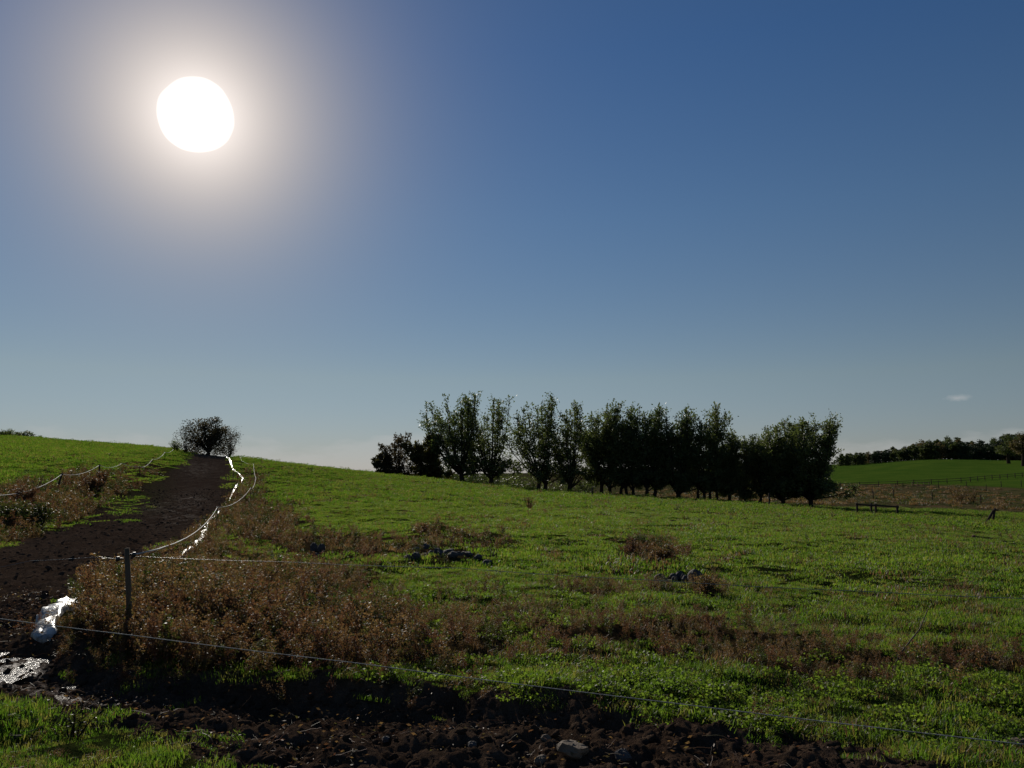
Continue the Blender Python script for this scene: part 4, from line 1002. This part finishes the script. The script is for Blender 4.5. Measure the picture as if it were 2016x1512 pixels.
# ------------------------------------------------------------------ white plastic sheet along the track
def sheet(pxs, w, name, label, seed, lift=.03, off=0.0):
    g = np.random.RandomState(seed); C_ = np.array([hit(px, py, off) for px, py in pxs]); d = np.concatenate([[0], np.cumsum(np.linalg.norm(np.diff(C_, axis=0), axis=1))])
    n = max(12, int(d[-1] / .07)); n = min(n, 700); t = np.linspace(0, d[-1], n); X = np.interp(t, d, C_[:, 0]); Y = np.interp(t, d, C_[:, 1])
    ker = np.ones(5) / 5; Xs = np.convolve(np.pad(X, 2, 'edge'), ker, 'valid'); Ys = np.convolve(np.pad(Y, 2, 'edge'), ker, 'valid')
    Xs += .05 * noise(t / .8, 0 * t + seed, 5); Ys += .05 * noise(t / .8, 0 * t + 9 + seed, 5)
    tx = np.gradient(Xs); ty = np.gradient(Ys); L = np.hypot(tx, ty) + 1e-9; nx, ny = -ty / L, tx / L
    k = 11; th = np.linspace(0, math.pi, k); V = []
    wv = np.interp(np.linspace(0, 1, n), np.linspace(0, 1, len(w)), w) * (1 + .4 * noise(t / .5, 0*t, 7))
    wv[0] *= .4; wv[-1] *= .4
    ii = np.arange(n)
    for j in range(k):
        a = math.cos(th[j]); q = a * wv * .5 * (1 + .12 * noise(t / .15, 0 * t + j * 1.7, 3))
        zz = math.sin(th[j]) ** .6 * wv * .20 * (1 + .6 * noise(t / .3, 0 * t + j * .8, 4) + .3 * noise(t / .1, 0 * t + j * 1.1, 6))
        xx = Xs + nx * q; yy = Ys + ny * q; V.append(np.stack([xx, yy, height(xx, yy) + np.maximum(zz, 0) + lift * (1 if 0 < j < k - 1 else .2)], -1))
    V = np.stack(V, 1).reshape(-1, 3); i = np.arange(n - 1)[:, None] * k; j = np.arange(k - 1)[None]
    Fq = np.stack([i + j, i + k + j, i + k + j + 1, i + j + 1], -1).reshape(-1, 4)
    o = mesh_obj(name, V, Fq, M['sheet'], smooth=False); return tag(o, label, 'plastic sheet')
sheet([(436,898),(446,900),(448,903)], [.25,.35,.3], 'plastic_sheet', 'small scraps of white plastic on the crest right of the round tree', 1)
sheet([(451,903),(454,910),(456,918),(459,925),(466,931),(474,937),(479,944),(476,950),(467,955),(462,964),(456,976),(450,988)], [.17,.20,.10,.08,.14,.14,.07,.04], 'plastic_sheet', 'winding white plastic strip shining beside the upper part of the track', 2)
sheet([(433,1008),(424,1018),(412,1030),(404,1045),(398,1060),(386,1076),(372,1088),(355,1098),(338,1106),(322,1110)], [.04,.08,.11,.12,.15,.14,.10,.10,.06], 'plastic_sheet', 'crumpled white plastic strip glinting below the rope right of the middle track', 3)
sheet([(215,1150),(200,1158),(178,1167),(160,1174)], [.06,.12,.12,.08], 'plastic_sheet', 'small white plastic shred showing in the weeds left of the corner post', 4)
sheet([(172,1176),(152,1186),(134,1198),(114,1210),(98,1224),(88,1240),(92,1254),(112,1258)], [.14,.24,.30,.32,.30,.26,.2,.12], 'plastic_sheet', 'folded white plastic sheet curling at the near end of the weeds by the track', 5, lift=.02)

# puddles
def puddle(cx, cy_, rx, ry, label, seed, n=36):
    c = place(cx, cy_); ex = place(cx + rx, cy_) - c; a1 = hit(cx, cy_ - ry); a2 = hit(cx, cy_ + ry); hw = abs(ex[0]); hd = abs(a1[1] - a2[1]) / 2; my = (a1[1] + a2[1]) / 2
    th = np.linspace(0, 2 * math.pi, n + 1)[:-1]; rr = 1 + .28 * noise(np.cos(th) * 1.6 + seed, np.sin(th) * 1.6, 3) + .12 * noise(np.cos(th) * 5, np.sin(th) * 5 + seed, 8)
    xs_ = c[0] + np.cos(th) * rr * hw; ys_ = my + np.sin(th) * rr * hd
    gx, gy = np.meshgrid(np.linspace(xs_.min(), xs_.max(), 15), np.linspace(ys_.min(), ys_.max(), 15)); z = float(np.quantile(height(gx.ravel(), gy.ravel()), .50))
    V = [(c[0], my, z)] + [(x, y, z) for x, y in zip(xs_, ys_)]
    o = mesh_obj('puddle', V, [(0, 1 + i, 1 + (i + 1) % n) for i in range(n)], M['water']); return tag(o, kind='structure')
puddle(20, 1338, 52, 34, '', 1); puddle(140, 1373, 26, 7, '', 2); puddle(60, 1306, 40, 8, '', 4); puddle(-120, 1330, 60, 40, '', 3); puddle(228, 1384, 22, 6, '', 6)

# ------------------------------------------------------------------ stones, stalks, dead brush
def rock_mesh(name, seed, dims, m):
    g = np.random.RandomState(seed); nt_, npn = 9, 14; th = np.linspace(0, math.pi, nt_); ph = np.linspace(0, 2*math.pi, npn + 1)[:-1]
    D = [(0, 0, 1)] + [(math.sin(a)*math.cos(b), math.sin(a)*math.sin(b), math.cos(a)) for a in th[1:-1] for b in ph] + [(0, 0, -1)]
    D = np.array(D); rad = np.ones(len(D))
    for k in range(9):                     # flat facets
        n_ = g.randn(3); n_ /= np.linalg.norm(n_); c = g.uniform(.62, .92); dp = D @ n_; rad = np.where(dp > 0, np.minimum(rad, c / np.maximum(dp, 1e-3)), rad)
    rad *= 1 + .05 * g.randn(len(D)); V = D * rad[:, None] * np.array(dims) * .5
    Fc = [(0, 1 + j, 1 + (j + 1) % npn) for j in range(npn)]
    for i in range(nt_ - 3):
        for j in range(npn): Fc.append((1 + i*npn + j, 1 + (i+1)*npn + j, 1 + (i+1)*npn + (j+1) % npn, 1 + i*npn + (j+1) % npn))
    L_ = 1 + (nt_ - 3) * npn; Fc += [(len(D) - 1, L_ + (j + 1) % npn, L_ + j) for j in range(npn)]
    return mesh_obj(name, V, Fc, M[m], smooth=False)
def stone(px, py, wpx, hpx, seed, label, m='stone', group=None, tiltz=0.0, tilty=0.0, asp=.8):
    p = place(px, py); k = p[1] / 1524.0; w = wpx * k; h = hpx * k
    o = rock_mesh('stone', seed, (w, w * asp, h * 1.5), m); o.location = (p[0], p[1], p[2] + h * .40); o.rotation_euler = (0, tilty, tiltz)
    return tag(o, label, 'stone', group)
stone(1130, 1508, 66, 24, 1, 'largest brown stone half buried in the mud at the bottom edge', asp=.7)
stone(1074, 1474, 24, 15, 2, 'pale pointed stone lying on the mud above the largest stone', tilty=-.7)
stone(1064, 1508, 30, 14, 3, 'small reddish stone touching the left side of the largest stone')
stone(1228, 1506, 36, 16, 4, 'dark rounded stone in the mud right of the largest stone', m='darkstone')
stone(516, 1510, 16, 8, 5, 'small white stone at the bottom edge left of centre')
stone(1994, 1466, 56, 12, 6, 'long pale flat stone under the rope at the right edge', tilty=-.28, asp=.4)
stone(930, 1492, 22, 10, 7, 'small grey stone in the mud left of the pale pointed stone', m='darkstone')
stone(760, 1470, 18, 9, 8, 'small dark stone in the middle of the muddy strip', m='darkstone')
SG1 = 'stones of the heap by the rusty weed'
S1 = [(1300,1141,30,15,'long dark slab at the left end of the heap','darkstone',.3),(1316,1140,14,8,'pale wedge next to the left slab','stone',.2),(1306,1146,15,9,'pale stone at the front left of the heap','stone',0),(1326,1136,20,12,'dark stone in the heap left of centre','darkstone',.5),(1338,1134,20,14,'humped dark stone at the centre of the heap','darkstone',.2),
      (1328,1145,16,10,'grey round stone at the front of the heap','darkstone',0),(1350,1144,18,10,'dark stone in front of the boulder','darkstone',.1),(1331,1147,8,9,'small white upright stone at the heap front','stone',0),(1368,1146,34,20,'boulder at the right end of the heap','darkstone',.25),(1346,1137,12,12,'small stone leaning on the boulder','darkstone',.4)]
for i, (px, py, w, h, lab, m, tz) in enumerate(S1): stone(px, py, w, h, 20 + i, lab, m, SG1, tz)
stone(1300, 1109, 9, 6, 31, 'small white stone under the rusty bush above the heap')
SG2 = 'stones of the heap among the brown weeds'
S2 = [(862,1092,22,12),(884,1094,26,14),(902,1098,22,11),(922,1102,24,9),(940,1106,20,8),(868,1102,20,12),(890,1106,26,10),(848,1098,16,9),(836,1106,18,10),(818,1112,24,12),(802,1113,16,9),(838,1084,22,9),(820,1086,18,8),(856,1084,10,7),(960,1110,26,8),(912,1090,12,6)]
L2 = ['dark stone near the top of the left heap','broad dark stone in the middle of the left heap','dark stone right of the broad one','flat dark stone toward the right end','last dark stone on the right of the left heap','dark stone low in the middle','long flat stone at the front of the left heap','small stone left of the heap centre','bluish stone at the lower left','big bluish stone at the front left corner','pale stone at the far left front','dark stone behind on the left','outlying dark stone behind, furthest left','small pale stone on top of the left heap','separate dark slab right of the left heap','small pale stone behind the heap']
for i, ((px, py, w, h), lab) in enumerate(zip(S2, L2)): stone(px, py, w, h, 50 + i, lab, 'stone' if 'pale' in lab else 'darkstone', SG2, .3 * (i % 4))
SG3 = 'dark stones by the brown weeds on the left'
for i, (px, py, w, h, lab) in enumerate([(617, 1088, 16, 16, 'upright dark stone left of its neighbour in the brown weeds'), (632, 1090, 16, 15, 'dark stone right of its neighbour in the brown weeds'), (624, 1100, 14, 9, 'lower dark stone under the pair in the brown weeds')]): stone(px, py, w, h, 80 + i, lab, 'darkstone', SG3)

def stalk(name, pxs, label, rad=.006, m='stalk', cat='stalk', side=0):
    Y = hit(*pxs[0])[1]; p = place(*pxs[0]); P = [p - [0, 0, .03]] + [at_depth(px, py, Y + side * i * .04) for i, (px, py) in enumerate(pxs[1:])]
    b = MB(); b.tube(np.array(P), np.linspace(rad, rad * .4, len(P)), 5, False); return tag(b.build(name, M[m], smooth=True), label, cat)
stalk('dry_stalk', [(1760,1306),(1776,1282),(1795,1258),(1811,1238),(1820,1216),(1827,1199)], 'tall bare stalk leaning right out of the brown patch', .0085)
stalk('dry_stalk', [(1222,1132),(1226,1138),(1232,1142)], 'short pale bent stick left of the stone heap', .01)
stalk('root', [(466,1332),(480,1326),(500,1328),(530,1338),(555,1350),(572,1366)], 'pale crooked root on the dark bank below the weeds', .007, cat='root')
stalk('root', [(668,1352),(650,1346),(640,1330),(652,1318)], 'thin forked root on the dark bank right of the crooked one', .004, cat='root')
stalk('dry_stalk', [(-4,1462),(30,1452),(60,1440),(88,1429)], 'pale fallen stem lying over the grass at the bottom left', .006)
def dead_plant(px, py, hpx, wpx, seed, m, label, cat, n=260, stems=9, size=.02, name='dead_plant', group=None):
    p = place(px, py); k = p[1] / 1524.0; return bare_bush(p, hpx * k, wpx * k, seed, m, n, label, name, size, group, cat, stems)
dead_plant(1945, 1338, 66, 55, 401, 'weed_red', 'dried dock plant with curling dark leaves at the right', 'weed', 260, 8, .035)
dead_plant(1740, 1352, 36, 75, 402, 'weed', 'low tangle of grey dead twigs at the foot of the leaning stalk', 'dead brush', 160, 16, .022, 'dead_brush')
dead_plant(1043, 1003, 28, 24, 403, 'weed', 'single rusty weed standing in the green pasture before the two-trunked willow', 'weed', 420, 12, .06)
dead_plant(1250, 1096, 40, 62, 404, 'weed_red', 'left half of the rusty weed clump behind the stone heap', 'weed', 1500, 22, .035, 'weed_clump')
dead_plant(1305, 1104, 36, 62, 405, 'weed', 'right half of the rusty weed clump behind the stone heap', 'weed', 1500, 22, .035, 'weed_clump')
dead_plant(1392, 1172, 48, 46, 406, 'weed', 'rusty weed growing against the boulder of the stone heap', 'weed', 1300, 20, .03, 'weed_clump')
dead_plant(1350, 1024, 16, 16, 407, 'weed', 'small leaning weed in the green pasture below the mid row willows', 'weed', 120, 7, .06)
dead_plant(832, 1056, 24, 46, 408, 'weed', 'dark weed clump behind the stone heap among brown weeds', 'weed', 900, 16, .05, 'weed_clump')
dead_plant(905, 1062, 30, 26, 409, 'weed', 'upright weed clump right of the dark one behind the stone heap', 'weed', 500, 12, .05, 'weed_clump')
dead_plant(178, 972, 36, 44, 410, 'weed_red', 'round red-brown bush on the left bank below the upright fence post', 'bush', 2600, 24, .09, 'bush')
dead_plant(198, 966, 40, 20, 411, 'weed_red', 'narrow red-brown bush at the foot of the upright fence post', 'bush', 1300, 14, .09, 'bush')
dead_plant(45, 998, 46, 70, 412, 'weed_red', 'brown bush on the left bank nearest the left edge', 'bush', 3000, 26, .08, 'bush')
dead_plant(20, 1036, 50, 60, 413, 'weed_green', 'dark green bush low on the left bank at the picture edge', 'bush', 3000, 22, .08, 'bush')
dead_plant(75, 1040, 52, 50, 414, 'weed_green', 'dark green bush on the left bank under the leaning post', 'bush', 2600, 20, .08, 'bush')
dead_plant(140, 1462, 80, 60, 415, 'weed_green', 'low red-stemmed plant in the grass at the bottom left', 'weed', 220, 8, .022)
dead_plant(165, 1425, 60, 30, 416, 'weed_red', 'thin upright weed at the edge of the grass at the bottom left', 'weed', 90, 4, .018)
dead_plant(1235, 1408, 30, 26, 417, 'weed_red', 'small orange-brown weed in the green leaves near the bottom', 'weed', 160, 7, .02)
dead_plant(250, 1230, 60, 60, 418, 'weed_green', 'leafy weed growing round the corner post', 'weed', 500, 10, .025)
